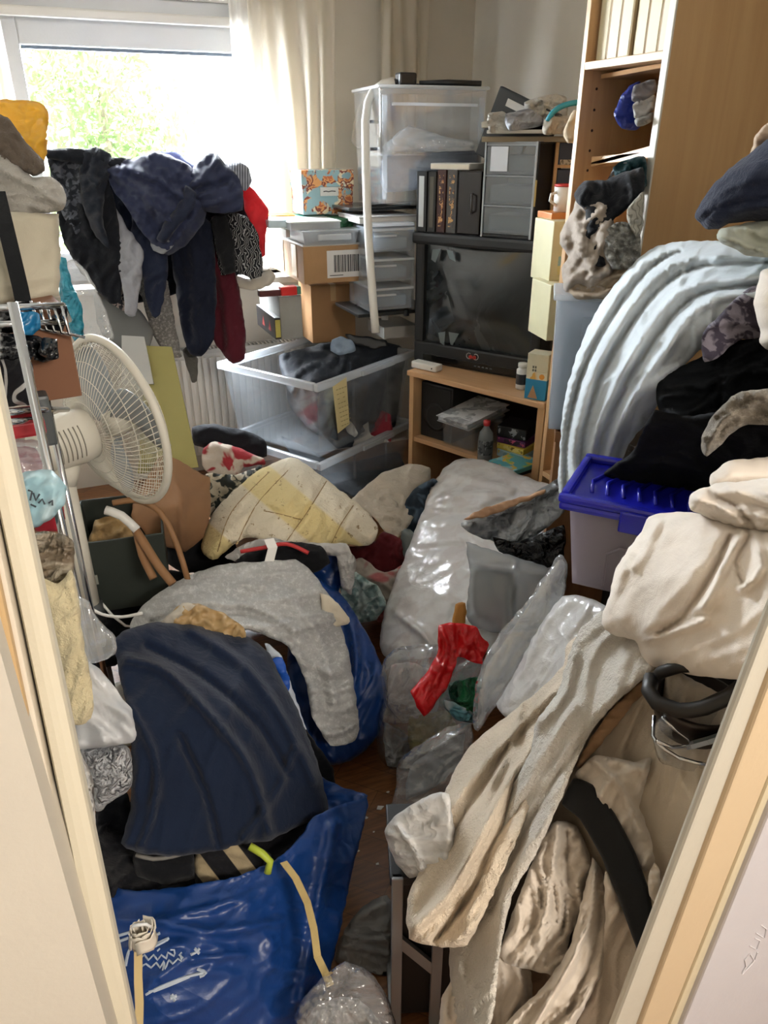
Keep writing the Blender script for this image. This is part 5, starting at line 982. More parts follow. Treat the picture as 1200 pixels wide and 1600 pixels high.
S('paper_bag', plain('#a98d62', .45, 0, .4, .1, .4, 30), [(254, 972), (280, 946), (310, 944), (350, 958), (380, 980), (384, 996), (340, 998), (290, 990)], [(320, 970, 1.74)], 'crumpled gold brown paper between grey blanket and navy cloth', 'paper', bk=.06, th=.02, er=12, fo=(.014, .03, 20, 1.5))
S('towel', cloth('#b9b2a4'), [(250, 972), (286, 942), (306, 946), (280, 966), (266, 984)], [(280, 962, 1.72)], 'cream folded edge left of the crumpled gold paper', 'cloth', bk=.05, th=.015, er=8, g=4)
S('paper_sheet', plain('#b9c2cc', .6), [(414, 1004), (440, 1026), (462, 1090), (478, 1140), (462, 1130), (430, 1080)], [(440, 1060, 1.78)], 'white sheet with a blue square between navy cloth and grey blanket', 'paper', bk=.04, th=.01, er=10)
S('blue_card', plain('#1a4fa8', .5), [(424, 1030), (440, 1026), (452, 1060), (450, 1085), (436, 1060)], [(440, 1055, 1.755)], 'blue card beside the navy cloth', 'card', bk=.01, th=.004, er=6, g=4)
# -- the front blue bag
bag = S('shopping_bag', BB, [(150, 1385), (210, 1392), (280, 1386), (360, 1372), (420, 1350), (448, 1330), (474, 1300), (490, 1276), (520, 1262), (574, 1248), (566, 1300), (548, 1370), (534, 1440), (520, 1500), (500, 1570), (486, 1640), (240, 1680), (160, 1640), (140, 1500)],
    [(160, 1390, 1.36), (300, 1386, 1.34), (440, 1340, 1.42), (570, 1250, 1.62), (520, 1480, 1.46), (400, 1500, 1.30), (250, 1500, 1.24), (250, 1640, 1.22), (480, 1620, 1.38)], 'large blue woven bag in the foreground with white printed drawing', 'shopping bag', 'blue woven shopping bags', bk=.035, th=.0, er=10, fo=(.006, .11, 20, 2), cr=[(.01, 12, [(250, 1440), (330, 1455), (440, 1440)]), (.014, 14, [(520, 1290), (500, 1400), (470, 1560)]), (.008, 8, [(300, 1500), (380, 1490)])])
bluebag([(500, 1212), (526, 1226), (556, 1236), (574, 1244), (566, 1262), (520, 1266), (486, 1280), (492, 1240)], [(500, 1230, 1.74), (570, 1246, 1.66), (500, 1270, 1.66)], 'turned-in back edge of the large foreground bag with a green tag', bk=.03, th=.01, er=8, g=4)
bpy.data.objects['shopping_bag'].name = 'shopping_bag'
PRN = plain('#a9b3c0', .6); upd(); bi = bag.matrix_world.inverted()
bdep = tps([(160, 1390, 1.36), (300, 1386, 1.34), (440, 1340, 1.42), (570, 1250, 1.62), (520, 1480, 1.46), (400, 1500, 1.30), (250, 1500, 1.24), (250, 1640, 1.22), (480, 1620, 1.38)])
from mathutils.bvhtree import BVHTree
def on_surface(o, x, y, lift=.002):
    if 'bvh' not in _bv or _bv['bvh'][0] is not o: _bv['bvh'] = (o, BVHTree.FromPolygons([o.matrix_world @ v.co for v in o.data.vertices], [p.vertices[:] for p in o.data.polygons]))
    v = Vector(ray(x, y)).normalized(); h = _bv['bvh'][1].ray_cast(Vector(CP), v)
    return np.array(h[0] - v * lift) if h[0] is not None else P(x, y, d=1.3)
_bv = {}
def marks(o, lines, r, name, mat, **k):
    g = G(); inv = o.matrix_world.inverted()
    for L in lines:
        q = spline(np.array([(x, y, 0) for x, y in L], float), 4, False); g.tube([tuple(inv @ Vector(on_surface(o, a, b, .001))) for a, b, _ in q], r, 5)
    return g.build(name, mat, o, **k)
marks(bag, [[(220, 1498), (226, 1492), (232, 1500), (240, 1492), (246, 1500), (252, 1492), (260, 1498), (262, 1488), (272, 1494), (272, 1484), (266, 1484)], [(220, 1512), (228, 1506), (236, 1512), (244, 1504), (250, 1512), (256, 1502), (258, 1514), (264, 1500), (270, 1506), (278, 1498), (284, 1502), (282, 1492)], [(246, 1486), (250, 1482)], [(254, 1516), (256, 1506)], [(284, 1488), (280, 1492), (286, 1497)]], .0016, 'printed_writing', PRN)
marks(bag, [[(228, 1554), (250, 1542), (280, 1530), (300, 1524), (318, 1520)], [(232, 1550), (260, 1541), (290, 1527)], [(240, 1549), (268, 1538), (296, 1526)], [(308, 1514), (322, 1520), (312, 1526)], [(298, 1492), (306, 1488), (312, 1482)], [(304, 1482), (311, 1490)], [(266, 1560), (276, 1556)], [(268, 1554), (274, 1564)], [(224, 1484), (244, 1478), (262, 1468)], [(228, 1480), (246, 1474), (264, 1466)], [(186, 1462), (206, 1456), (226, 1450)], [(184, 1472), (200, 1466)], [(196, 1510), (200, 1490), (206, 1478)], [(232, 1468), (250, 1458)]], .0026, 'printed_drawing', PRN)
# artificial rose in front of the bag
r = empty('artificial_rose', P(218, 1500, d=1.06), 'whitish artificial rose on a long yellow stem before the blue bag', 'flower'); upd()
inv = r.matrix_world.inverted()
G().ribbon(LP([P(216, 1480, d=1.07), P(216, 1530, d=1.065), P(218, 1570, d=1.06), P(216, 1680, d=1.04)], r), (1, 0, .2), .012, .004).build('stem', plain('#c4ad7c', .5), r)
for k in range(11):
    a = k * 2.4; rr = .006 + .0016 * k; zc = .05 - .003 * k; c = np.array(P(220, 1456, d=1.06)) - np.array(r.matrix_world.translation); pts = []
    vs, fs = [], []
    for i in range(6):
        for j in range(6):
            u = i / 5; v = j / 5 - .5; ang = a + v * 1.9; q = rr * (1 - .25 * u) + .004 * u * u * (k % 3); vs.append((c[0] + q * math.cos(ang), c[1] + q * math.sin(ang), c[2] - .02 + u * (.036 - .0012 * k) + .003 * math.sin(9 * v + k)))
    for i in range(5):
        for j in range(5): m = i * 6 + j; fs.append([m, m + 1, m + 7, m + 6])
    o = link('petal', vs, fs, plain('#d8d0c2', .5), r, True, local=True); md = o.modifiers.new('t', 'SOLIDIFY'); md.thickness = .0012
G().tube(LP([P(204, 1456, d=1.062), P(208, 1446, d=1.05), P(228, 1444, d=1.05), P(238, 1450, d=1.062)], r), .0025, 6).build('wire', plain('#d6d6d6', .3), r, smooth=True)
# long strap hanging over the bag
strap([(443, 1347), (462, 1372), (480, 1410), (490, 1450), (496, 1495), (508, 1520), (516, 1540)], (1.37, 1.27), .013, 'fabric_strap', 'thin yellowish strap hanging over the rim of the foreground blue bag', cloth('#b59f6c'), t=.003)
# contents of the front bag
S('shoe', cloth('#15151a'), [(150, 1262), (200, 1250), (300, 1310), (430, 1270), (492, 1260), (480, 1300), (450, 1340), (420, 1362), (300, 1400), (190, 1404), (150, 1390)], [(160, 1300, 1.5), (300, 1360, 1.44), (480, 1280, 1.6)], 'black clothes filling the foreground blue bag', 'clothing', bk=.12, th=.02, fo=(.014, .06, 15, 3)).name = 'sweatshirt'
S('shirt', cloth('#17171b', col2='#9c8d70', kind='stripe', pscale=4.6, fuzz=R(-38)), [(306, 1330), (350, 1318), (396, 1320), (424, 1336), (412, 1362), (370, 1376), (306, 1384)], [(360, 1350, 1.41)], 'black top with three tan stripes inside the foreground blue bag', 'clothing', bk=.05, th=.03, er=14)
hoop([(390, 1322), (410, 1334), (422, 1346), (418, 1364)], 1.37, .007, 'neon_cord', 'bright yellow green trim beside the striped top in the bag', plain('#a9b83a', .5), 'cord')
S('trainer', cloth('#17181c'), [(210, 1330), (260, 1338), (300, 1330), (304, 1372), (250, 1386), (212, 1370)], [(260, 1355, 1.41)], 'dark shoe with a grey curved sole edge in the foreground bag', 'shoe', bk=.06, th=.04)
hoop([(212, 1336), (240, 1342), (270, 1338), (290, 1332)], 1.36, .004, 'shoe_trim', 'grey curved edging above the dark shoe in the bag', plain('#7d7a74', .5), 'trim')
nc = S('coat', cloth('#141f34', wr=.35), [(178, 1000), (196, 984), (240, 972), (300, 976), (344, 986), (390, 996), (420, 1020), (440, 1060), (470, 1120), (492, 1180), (510, 1240), (512, 1272), (470, 1290), (424, 1312), (390, 1318), (340, 1330), (270, 1338), (220, 1334), (190, 1318), (204, 1260), (206, 1180), (196, 1100), (184, 1040)],
    [(190, 1000, 1.55), (300, 980, 1.72), (420, 1020, 1.75), (350, 1100, 1.5), (500, 1260, 1.62), (440, 1180, 1.58), (280, 1150, 1.42), (210, 1300, 1.34), (300, 1330, 1.36), (420, 1305, 1.48)], 'navy blue linen cloth draped over the foreground bag', 'cloth', bk=.14, th=.05, er=24, fo=(.0055, .16, 60, 3),
    cr=[(.022, 12, [(200, 1030), (260, 1050), (330, 1120), (390, 1200), (420, 1300)]), (-.02, 10, [(230, 1010), (320, 1060), (400, 1130), (450, 1210)]), (.02, 12, [(300, 985), (380, 1040), (440, 1120), (490, 1220)]), (.016, 10, [(200, 1100), (240, 1180), (240, 1260), (220, 1320)]), (-.016, 9, [(280, 1150), (320, 1240), (340, 1320)]), (.018, 10, [(460, 1170), (430, 1240), (380, 1310)])])
nc.name = 'linen_cloth'
S('jacket', cloth('#0f1117'), [(150, 1250), (160, 1230), (200, 1240), (208, 1300), (212, 1370), (180, 1376), (150, 1370)], [(180, 1300, 1.52)], 'black garment in the shade left of the navy cloth', 'clothing', bk=.1, th=.03)
S('shopping_bag', BB, [(160, 1378), (196, 1374), (198, 1390), (190, 1396), (158, 1392)], [(175, 1385, 1.46)], 'small blue bag flap left behind the foreground bag rim', 'shopping bag', bk=.02, th=.01, er=6, g=4)
S('trousers', cloth('#13151b'), [(440, 1110), (470, 1130), (500, 1170), (520, 1200), (524, 1226), (500, 1230), (488, 1200), (460, 1160)], [(490, 1180, 1.85)], 'black cloth between grey blanket and navy cloth', 'cloth', bk=.1, th=.02, er=10)
# -- centre right: wrapped pad, bags
S('foam_pad', poly_bag('#e8e6e4', .2, .3, 13, .2, .9, '#dcd6d3'), [(594, 1010), (600, 960), (620, 900), (640, 850), (664, 790), (676, 756), (700, 726), (730, 716), (780, 726), (820, 744), (864, 760), (880, 776), (876, 800), (860, 900), (800, 1010), (720, 1020), (650, 1030), (610, 1030)],
    [(600, 1000, 2.3), (680, 760, 2.75), (730, 720, 2.82), (860, 770, 2.6), (700, 900, 2.35), (720, 1010, 2.15)], 'tall rounded pad wrapped in thin white plastic leaning in the middle', 'pad', bk=.12, th=.05, er=34, fo=(.004, .10, 25, 3), cr=[(.014, 8, [(690, 780), (740, 770), (800, 780)]), (-.012, 6, [(676, 800), (740, 800), (810, 770)]), (.016, 7, [(620, 960), (660, 990), (680, 1020)]), (.012, 7, [(700, 740), (780, 760), (850, 790)]), (-.012, 6, [(650, 860), (730, 850)])])
S('plastic_bag', poly_bag('#0f1013', .25), [(770, 840), (810, 846), (880, 820), (884, 850), (876, 880), (850, 888), (810, 876), (780, 862)], [(830, 860, 2.0)], 'black plastic bag under the clear packets beside the blue-lidded bin', 'plastic bag', bk=.2, th=.04, fo=(.012, .05, 20, 3))
S('clear_packet', poly_bag('#b5b9bc', .12, .8, 26, .1, 1, '#77797c'), [(720, 818), (770, 800), (820, 780), (870, 748), (884, 772), (882, 800), (840, 836), (806, 854), (770, 846), (732, 832)], [(740, 820, 2.05), (870, 770, 2.1)], 'shiny clear packet with a grey paper lying on the wrapped pad', 'packet', bk=.05, th=.02, er=10, fo=(.008, .05, 30, 3), cr=[(.015, 5, [(730, 820), (790, 800), (872, 762)]), (.012, 4, [(800, 850), (830, 810)])])
S('envelope', plain('#b98f6c', .5), [(724, 812), (760, 792), (830, 772), (852, 764), (850, 772), (800, 792), (760, 808)], [(790, 790, 2.03)], 'thin brown envelope edge under the shiny clear packet', 'envelope', bk=.01, th=.005, er=5, g=4)
r_ = S('translucent_box', film('#aeb3b6', .5, .4, .2, .2, 10, .6), [(728, 846), (740, 850), (800, 868), (850, 884), (866, 900), (830, 950), (790, 990), (740, 980), (728, 960), (734, 900)], [(740, 900, 1.95), (850, 900, 1.9)], 'translucent grey plastic box in a clear bag behind the red bag', 'box', bk=.2, th=.02, er=12, fo=(.003, .1, 60, 2), cr=[(.01, 6, [(732, 880), (800, 890), (852, 898)]), (.012, 5, [(806, 880), (800, 930), (800, 980)])])
S('paper_roll', plain('#777c80', .6), [(744, 890), (800, 896), (806, 930), (790, 970), (744, 966), (738, 930)], [(770, 930, 2.02)], 'grey contents inside the translucent box behind the red bag', 'contents', bk=.1, th=.03, fo=(0, .1, 0, 1))
S('wooden_stick', plain('#b07a35', .5), [(712, 944), (726, 942), (728, 974), (706, 976)], [(718, 960, 1.95)], 'orange brown wooden stick end poking up behind the red bag', 'stick', bk=.03, th=.01, er=6, g=4, fo=(0, .1, 0, 1))
S('plastic_bag', BAGC, [(600, 1030), (620, 1012), (660, 1006), (700, 1010), (756, 1030), (750, 1080), (740, 1130), (700, 1170), (660, 1200), (610, 1206), (588, 1170), (590, 1130), (600, 1090), (594, 1056)], [(600, 1100, 1.95), (740, 1060, 1.85), (650, 1200, 2.0), (670, 1100, 1.8)], 'full clear bag of coloured rubbish behind the red bag', 'plastic bag', bk=.12, th=.05, er=26, fo=(.014, .05, 50, 2))
for o, c, d_, lab in (([(610, 1040), (650, 1036), (690, 1060), (680, 1120), (630, 1130), (606, 1100)], '#cfc6c2', 1.93, 'white crumpled tissue inside the clear rubbish bag'), ([(640, 1120), (700, 1110), (716, 1150), (680, 1180), (640, 1170)], '#a89f70', 1.93, 'yellowish wrapper in the lower part of the clear rubbish bag'), ([(600, 1130), (640, 1150), (690, 1180), (650, 1200), (604, 1196)], '#9a9c9e', 1.98, 'grey wrapper in the bottom of the clear rubbish bag')):
    S('wrapper', poly_bag(c, .5, .6), o, [(650, 1100, d_)], lab, 'wrapper', bk=.05, th=.02, fo=(.012, .04, 30, 1.5))
S('plastic_bag', poly_bag('#1f7a4c', .35, .8, 26, .2, .6, '#0f4f3a'), [(700, 1068), (730, 1060), (752, 1058), (750, 1100), (744, 1120), (724, 1112), (704, 1092)], [(728, 1090, 1.78)], 'green crumpled packet right of the hanging red bag', 'packet', bk=.06, th=.025, er=12, g=4, fo=(.012, .03, 30, 1.5))
S('packet', poly_bag('#5d9aa6', .3, .8, 26, .2, .6, '#c9d4d6'), [(694, 1094), (712, 1098), (742, 1116), (738, 1130), (712, 1124), (696, 1108)], [(718, 1112, 1.75)], 'light teal packet below the green one in the rubbish bag', 'packet', bk=.03, th=.015, er=8, g=4)
S('plastic_bag', poly_bag('#d81f24', .25, .6, 18, .3, .6), [(686, 976), (716, 974), (744, 980), (758, 1000), (764, 1008), (754, 1030), (752, 1038), (716, 1026), (712, 1040), (700, 1072), (680, 1100), (664, 1120), (652, 1104), (642, 1080), (662, 1056), (682, 1024), (684, 1000)], [(690, 990, 1.78), (750, 1010, 1.78), (660, 1100, 1.7)], 'bright red plastic bag draped over the clear rubbish bag', 'plastic bag', bk=.02, th=.015, er=8, g=4, fo=(.008, .03, 70, 3), cr=[(.012, 4, [(690, 985), (700, 1020), (680, 1070)]), (-.008, 4, [(716, 980), (712, 1030)])])
S('mattress_topper', cloth('#8a8070'), [(744, 1130), (748, 1090), (760, 1040), (790, 1000), (830, 940), (872, 876), (882, 880), (880, 930), (850, 980), (810, 1040), (770, 1100), (752, 1130)], [(750, 1110, 1.7), (880, 880, 1.72)], 'dull brown rolled mat in clear wrap behind the white bag', 'mat', bk=.12, th=.03, er=12, fo=(.006, .06, 55, 5), cr=[(.01, 5, [(752, 1110), (800, 1020), (870, 900)])])
S('plastic_wrap', BAGC, [(738, 1130), (742, 1080), (752, 1040), (780, 990), (830, 930), (874, 866), (886, 880), (882, 930), (850, 990), (810, 1050), (770, 1110), (748, 1142)], [(750, 1110, 1.64), (880, 880, 1.66)], 'clear shiny wrap around the dull brown rolled mat', 'plastic wrap', bk=.01, th=.02, er=12, fo=(.008, .04, 55, 5))
S('plastic_bag', poly_bag('#dcdad8', .2, .5, 14, .2, .7), [(776, 1100), (800, 1060), (830, 1000), (856, 960), (878, 932), (910, 930), (950, 950), (940, 1000), (900, 1060), (840, 1120), (790, 1120)], [(790, 1100, 1.52), (900, 940, 1.5), (930, 990, 1.4)], 'glossy white plastic bag under the beige towel and blue-lidded bin', 'plastic bag', bk=.14, th=.04, fo=(.007, .08, 60, 2))
S('plastic_bag', BAGC, [(622, 1190), (650, 1166), (700, 1136), (732, 1130), (740, 1150), (730, 1200), (690, 1250), (640, 1272), (608, 1270), (618, 1230)], [(670, 1200, 1.72)], 'clear stiff bag left of the beige plush blanket', 'plastic bag', bk=.1, th=.04, er=20, fo=(.01, .05, 30, 3), cr=[(.02, 4, [(626, 1192), (680, 1170), (728, 1140)])])
S('paper_sheet', plain('#9a9da0', .5), [(640, 1200), (690, 1160), (726, 1146), (720, 1190), (680, 1230), (634, 1250)], [(680, 1200, 1.76)], 'grey sheet inside the stiff clear bag', 'paper', bk=.02, th=.01, er=8)
S('plastic_bag', poly_bag('#e2e0dd', .2, .6, 18, .2, .7), [(600, 1300), (616, 1276), (650, 1254), (676, 1240), (700, 1240), (710, 1300), (700, 1350), (660, 1366), (640, 1372), (616, 1344)], [(610, 1300, 1.22), (680, 1300, 1.16)], 'glossy white bag corner sticking out left of the plush blanket', 'plastic bag', bk=.08, th=.03, er=16, cr=[(.014, 5, [(620, 1290), (650, 1330), (660, 1360)])])
S('plastic_bag', poly_bag('#a8a8a6', .3, .7, 20, .4, .5), [(524, 1500), (540, 1450), (570, 1414), (604, 1398), (616, 1420), (616, 1500), (606, 1540), (570, 1520), (540, 1510)], [(575, 1460, 1.55)], 'dull grey transparent bag on the floor beside the aluminium frame', 'plastic bag', bk=.08, th=.04)
S('plastic_bag', BAGC, [(460, 1588), (474, 1560), (500, 1530), (540, 1502), (580, 1520), (606, 1560), (620, 1610), (600, 1660), (480, 1660)], [(540, 1570, 1.27)], 'knotted white clear bag at the bottom middle of the picture', 'plastic bag', bk=.1, th=.05, fo=(.012, .05, 70, 3), rad=(516, 1545))
S('wrapper', poly_bag('#b9b7b2', .4, .7), [(480, 1590), (510, 1560), (560, 1560), (596, 1600), (590, 1640), (490, 1640)], [(540, 1600, 1.31)], 'crumpled white tissue inside the knotted clear bag', 'tissue', bk=.04, th=.03, fo=(.014, .04, 30, 1.5))
# floor litter
for k, (x, y) in enumerate([(594, 1262), (572, 1278), (606, 1238), (560, 1330), (590, 1350), (584, 1300)]):
    p = P(x, y, Z=.002); a = k * 1.3; s_ = (.011, .006, .005, .004, .005, .003)[k]
    G().prism([(s_ * math.cos(a + t), s_ * math.sin(a + t) * .7) for t in (0, 1.9, 3.4, 4.6)], 0, .0015).build('paper_scrap', WHITEP, None, M=Matrix.Translation(Vector(p)), label='larger white scrap of paper on the parquet' if k == 0 else 'tiny white crumb on the strip of bare parquet', cat='scrap', group='crumbs on the bare parquet')
# -- things around the open bin by the radiator
_bA = P(495, 600, Z=.68); _bB = P(642, 548, Z=.68); _e = (_bB - _bA) / np.linalg.norm(_bB - _bA); _n = np.array([-_e[1], _e[0], 0])
def BD(x, y, inn): return float(((_bA - CP) @ _n + inn) / (ray(x, y) @ _n))   # depth just inside the front wall of the clear bins
S('sandal', plain('#6f7f92', .6), [(516, 548), (518, 532), (532, 526), (548, 530), (556, 546), (548, 552), (530, 554)], [(535, 542, 3.05)], 'blue grey rubber shoe on top of the open clear bin', 'shoe', bk=.08, th=.02, er=8, g=3, fo=(.006, .03, 60, 2))
S('bin_liner', cloth('#262b33', .6), [(436, 556), (500, 538), (560, 530), (624, 540), (632, 560), (622, 640), (608, 690), (528, 700), (478, 650), (446, 600)], [(440, 560, 3.4), (620, 560, BD(620, 560, .07)), (600, 680, BD(600, 680, .08)), (530, 690, BD(530, 690, .08)), (510, 620, BD(510, 620, .07))], 'dark clothes filling the upper open clear bin', 'clothing', bk=.12, th=.02, er=16, fo=(.015, .06, 20, 2)).name = 'clothes_pile'
S('clothes_pile', cloth('#2e3338'), [(442, 584), (470, 590), (504, 612), (530, 688), (490, 676), (456, 640)], [(440, 580, 3.5), (530, 690, 3.22), (504, 612, 3.2)], 'dark grey cloth filling the left part of the upper clear bin', 'clothing', bk=.2, th=.02, fo=(.012, .06, 50, 2))
S('cloth', cloth('#8e2f3a'), [(570, 650), (590, 640), (610, 648), (612, 690), (590, 690), (572, 672)], [(590, 665, BD(590, 665, .05))], 'red cloth visible low inside the upper clear bin', 'cloth', bk=.05, th=.02, er=10)
S('cloth', cloth('#a39f98'), [(548, 660), (572, 652), (580, 680), (608, 690), (560, 700), (540, 690)], [(570, 682, BD(570, 682, .05))], 'pale cloth low inside the upper clear bin', 'cloth', bk=.05, th=.02, er=10)
S('sock', cloth('#a9a9a6'), [(528, 644), (536, 642), (552, 666), (560, 676), (554, 684), (544, 676)], [(544, 662, BD(544, 662, .05))], 'grey sock pressed against the inside of the clear bin', 'sock', bk=.03, th=.015, er=8, g=4)
S('clothes_pile', cloth('#2f3236'), [(440, 680), (520, 722), (560, 720), (620, 706), (632, 730), (600, 770), (560, 780), (520, 760), (460, 720)], [(450, 690, 3.55), (620, 720, BD(620, 720, .08)), (540, 740, BD(540, 740, .08))], 'dark clothes in the lower clear bin', 'clothing', bk=.1, th=.03)
S('book', plain('#17181a', .4), [(540, 522), (604, 532), (606, 540), (584, 546), (546, 534)], [(570, 534, 3.2)], 'black notebook lying across the back of the open clear bin', 'notebook', bk=.03, th=.005, er=4, g=4, fo=(0, .1, 0, 1)).name = 'notebook'
S('bag_of_papers', BAGC, [(596, 230), (620, 212), (640, 198), (700, 214), (740, 222), (736, 236), (600, 238)], [(660, 222, 2.9)], 'crumpled clear bag on the inner ledge of the tall clear bin', 'plastic bag', bk=.1, th=.02)
S('paper_bundle', plain('#8d9092', .7), [(614, 214), (640, 196), (700, 216), (742, 224), (740, 232), (620, 230)], [(680, 220, 2.98)], 'grey papers inside the tall clear bin', 'papers', bk=.1, th=.02, er=8)
S('paper_bundle', cloth('#7c8088'), [(600, 244), (740, 236), (744, 262), (690, 290), (600, 300)], [(660, 270, 3.02)], 'grey cloth in the lower half of the tall clear bin', 'cloth', bk=.1, th=.02)
S('lampshade', cloth('#aaa294', wr=.1), [(560, 166), (568, 164), (572, 200), (570, 234), (552, 226), (549, 212)], [(562, 200, 3.2)], 'beige lampshade-like cover behind the white rack tube', 'lampshade', bk=.12, th=.04, er=14, g=4, fo=(0, .1, 0, 1))
# heap above the drawer unit
for o, c, d_, lab, nm in (([(762, 178), (784, 174), (800, 188), (796, 206), (764, 206)], '#c3bfb6', 2.62, 'white crumpled paper bag leaning on the black crate lid', 'paper_bag'), ([(820, 160), (866, 146), (886, 154), (884, 190), (830, 196)], '#c9c6bd', 2.62, 'white polka dot paper bag at the back above the drawer unit', 'paper_bag'), ([(790, 178), (830, 170), (850, 186), (846, 198), (796, 204)], '#a9abb0', 2.58, 'grey plastic wrap beside the dotted paper bag', 'plastic_wrap'), ([(850, 186), (886, 180), (904, 190), (900, 208), (850, 210)], '#b3aa9c', 2.5, 'beige cloth under the turquoise hose', 'cloth')):
    S(nm, poly_bag(c, .5, .7, 26, .2, .4), o, [(830, 190, d_)], lab, nm.replace('_', ' '), bk=.08, th=.02, er=10, g=4, fo=(.01, .04, 30, 2))
S('cloth_bag', cloth('#b9a88e'), [(896, 172), (908, 176), (910, 200), (902, 222), (888, 224), (880, 214), (884, 196)], [(895, 200, 2.28)], 'small beige cloth bag hanging at the edge of the shelf unit', 'bag', bk=.04, th=.03, er=12, g=4)
# -- in the shelf unit
S('cloth_bag', poly_bag('#1a2f8a', .4, .5), [(1000, 128), (984, 134), (966, 158), (960, 180), (970, 200), (994, 204), (1006, 190)], [(985, 165, 2.05)], 'dark blue bag holding folded cloths on the shelf', 'bag', bk=.16, th=.03, er=14, g=4)
for o, c, lab in (([(990, 134), (1024, 124), (1026, 144), (1000, 162), (986, 158)], '#77757a', 'grey folded cloth on top in the blue bag on the shelf'), ([(990, 162), (1022, 148), (1022, 172), (1000, 188), (990, 184)], '#a8a6a4', 'white patterned folded cloth in the blue bag on the shelf'), ([(992, 186), (1020, 174), (1018, 190), (996, 198)], '#8e8c8a', 'light grey cloth at the bottom of the blue bag on the shelf')):
    S('folded_cloth', cloth(c), o, [(1005, 160, 1.97)], lab, 'cloth', bk=.1, th=.02, er=8, g=4, fo=(.006, .02, 20, 4))
CG = 'clothes bulging out of the shelf unit'
S('shirt', cloth('#1c3c42'), [(958, 262), (980, 248), (1008, 246), (1010, 290), (990, 304), (964, 286)], [(985, 275, 1.98)], 'dark teal cloth at the top of the clothes bulging from the shelf unit', 'clothing', CG, bk=.12, th=.03, fo=(.014, .03, 50, 3), g=4)
S('cloth', cloth('#56555a', col2='#9a9a9a', kind='blot', pscale=60), [(948, 280), (968, 254), (1006, 244), (1010, 260), (980, 262)], [(985, 258, 2.0)], 'grey spotted cloth strip above the dark teal cloth', 'clothing', CG, bk=.1, th=.02, er=8, g=4)
S('sheet', cloth('#a2968a'), [(894, 330), (906, 300), (930, 290), (950, 300), (960, 350), (966, 400), (990, 440), (998, 460), (960, 466), (920, 462), (884, 456), (878, 420), (888, 400), (874, 380), (882, 350)], [(890, 340, 1.98), (890, 450, 1.95), (980, 440, 1.85), (930, 380, 1.86)], 'taupe crumpled sheet bulging out of the shelf unit', 'sheet', CG, bk=.18, th=.05, fo=(.016, .04, 60, 3), cr=[(.02, 7, [(900, 320), (906, 380), (930, 430)]), (.018, 7, [(890, 440), (930, 430), (990, 400)])])
S('trousers', cloth('#111319'), [(898, 300), (912, 284), (950, 280), (972, 270), (1006, 262), (1006, 300), (976, 330), (950, 352), (944, 390), (946, 414), (930, 416), (914, 370), (916, 330), (900, 316)], [(910, 300, 1.9), (940, 400, 1.8), (1000, 280, 1.82)], 'black trousers draped over the taupe sheet in the shelf unit', 'clothing', CG, bk=.12, th=.04, er=16, fo=(.01, .05, 70, 3), g=5)
S('lace_cloth', cloth('#85847f', col2='#a8a7a2', kind='speck', pscale=70, fuzz=.5), [(944, 362), (958, 350), (978, 346), (1000, 360), (1000, 410), (984, 424), (956, 420), (944, 396)], [(972, 385, 1.78)], 'grey lace knotted bundle in the clothes from the shelf unit', 'cloth', CG, bk=.08, th=.035, er=14, g=4, rad=(966, 360), fo=(.012, .03, 0, 2))
S('cloth', cloth('#a39f94', col2='#7d7a70', kind='curl', pscale=30), [(978, 330), (990, 312), (1006, 300), (1004, 360), (996, 372), (982, 350)], [(992, 335, 1.75)], 'cream patterned cloth at the right of the shelf unit clothes', 'cloth', CG, bk=.08, th=.02, er=8, g=4)
S('towel', cloth('#a08f7a'), [(884, 452), (920, 430), (960, 418), (1000, 420), (996, 450), (960, 468), (900, 466)], [(890, 455, 1.95), (990, 440, 1.75)], 'tan towel at the bottom of the shelf unit clothes above the milky bin', 'towel', CG, bk=.1, th=.03, er=12, fo=(.014, .035, 15, 3), g=4)
# -- the pale blue folded topper
S('duvet', cloth('#dbe4ea', .8, wr=.2, trans=.1), [(876, 775), (874, 720), (880, 640), (896, 570), (922, 505), (952, 456), (984, 418), (1012, 392), (1050, 379), (1110, 376), (1160, 380), (1320, 390), (1325, 440), (1160, 500), (1080, 560), (1050, 600), (1010, 660), (980, 700), (950, 770), (920, 790)],
    [(880, 760, 1.82), (880, 650, 1.78), (930, 500, 1.74), (1010, 395, 1.72), (1200, 400, 1.42), (1000, 560, 1.52), (1100, 450, 1.45), (960, 740, 1.72), (1200, 440, 1.35)], 'large pale blue folded duvet bulging in ribbed layers from the right wall', 'duvet', bk=.12, th=.07, er=26, fo=(.006, .045, 62, 8), g=5,
    cr=[(.02, 8, [(898, 772), (900, 680), (930, 580), (980, 490), (1030, 430), (1080, 404), (1200, 398)]), (-.024, 5, [(906, 770), (912, 680), (944, 580), (996, 495), (1046, 440), (1100, 416), (1200, 412)]),
        (.022, 8, [(922, 772), (928, 690), (964, 600), (1010, 520), (1060, 460), (1110, 440), (1200, 432)]), (-.024, 5, [(930, 772), (940, 690), (980, 600), (1026, 528), (1070, 475), (1120, 452), (1200, 444)]),
        (.022, 9, [(950, 765), (956, 700), (990, 620), (1040, 550), (1080, 492), (1130, 464), (1180, 460)]), (-.03, 5, [(884, 770), (886, 680), (912, 580), (960, 490), (1016, 420), (1060, 394)]), (.02, 5, [(880, 770), (880, 680), (904, 580), (950, 485), (1008, 408)])])
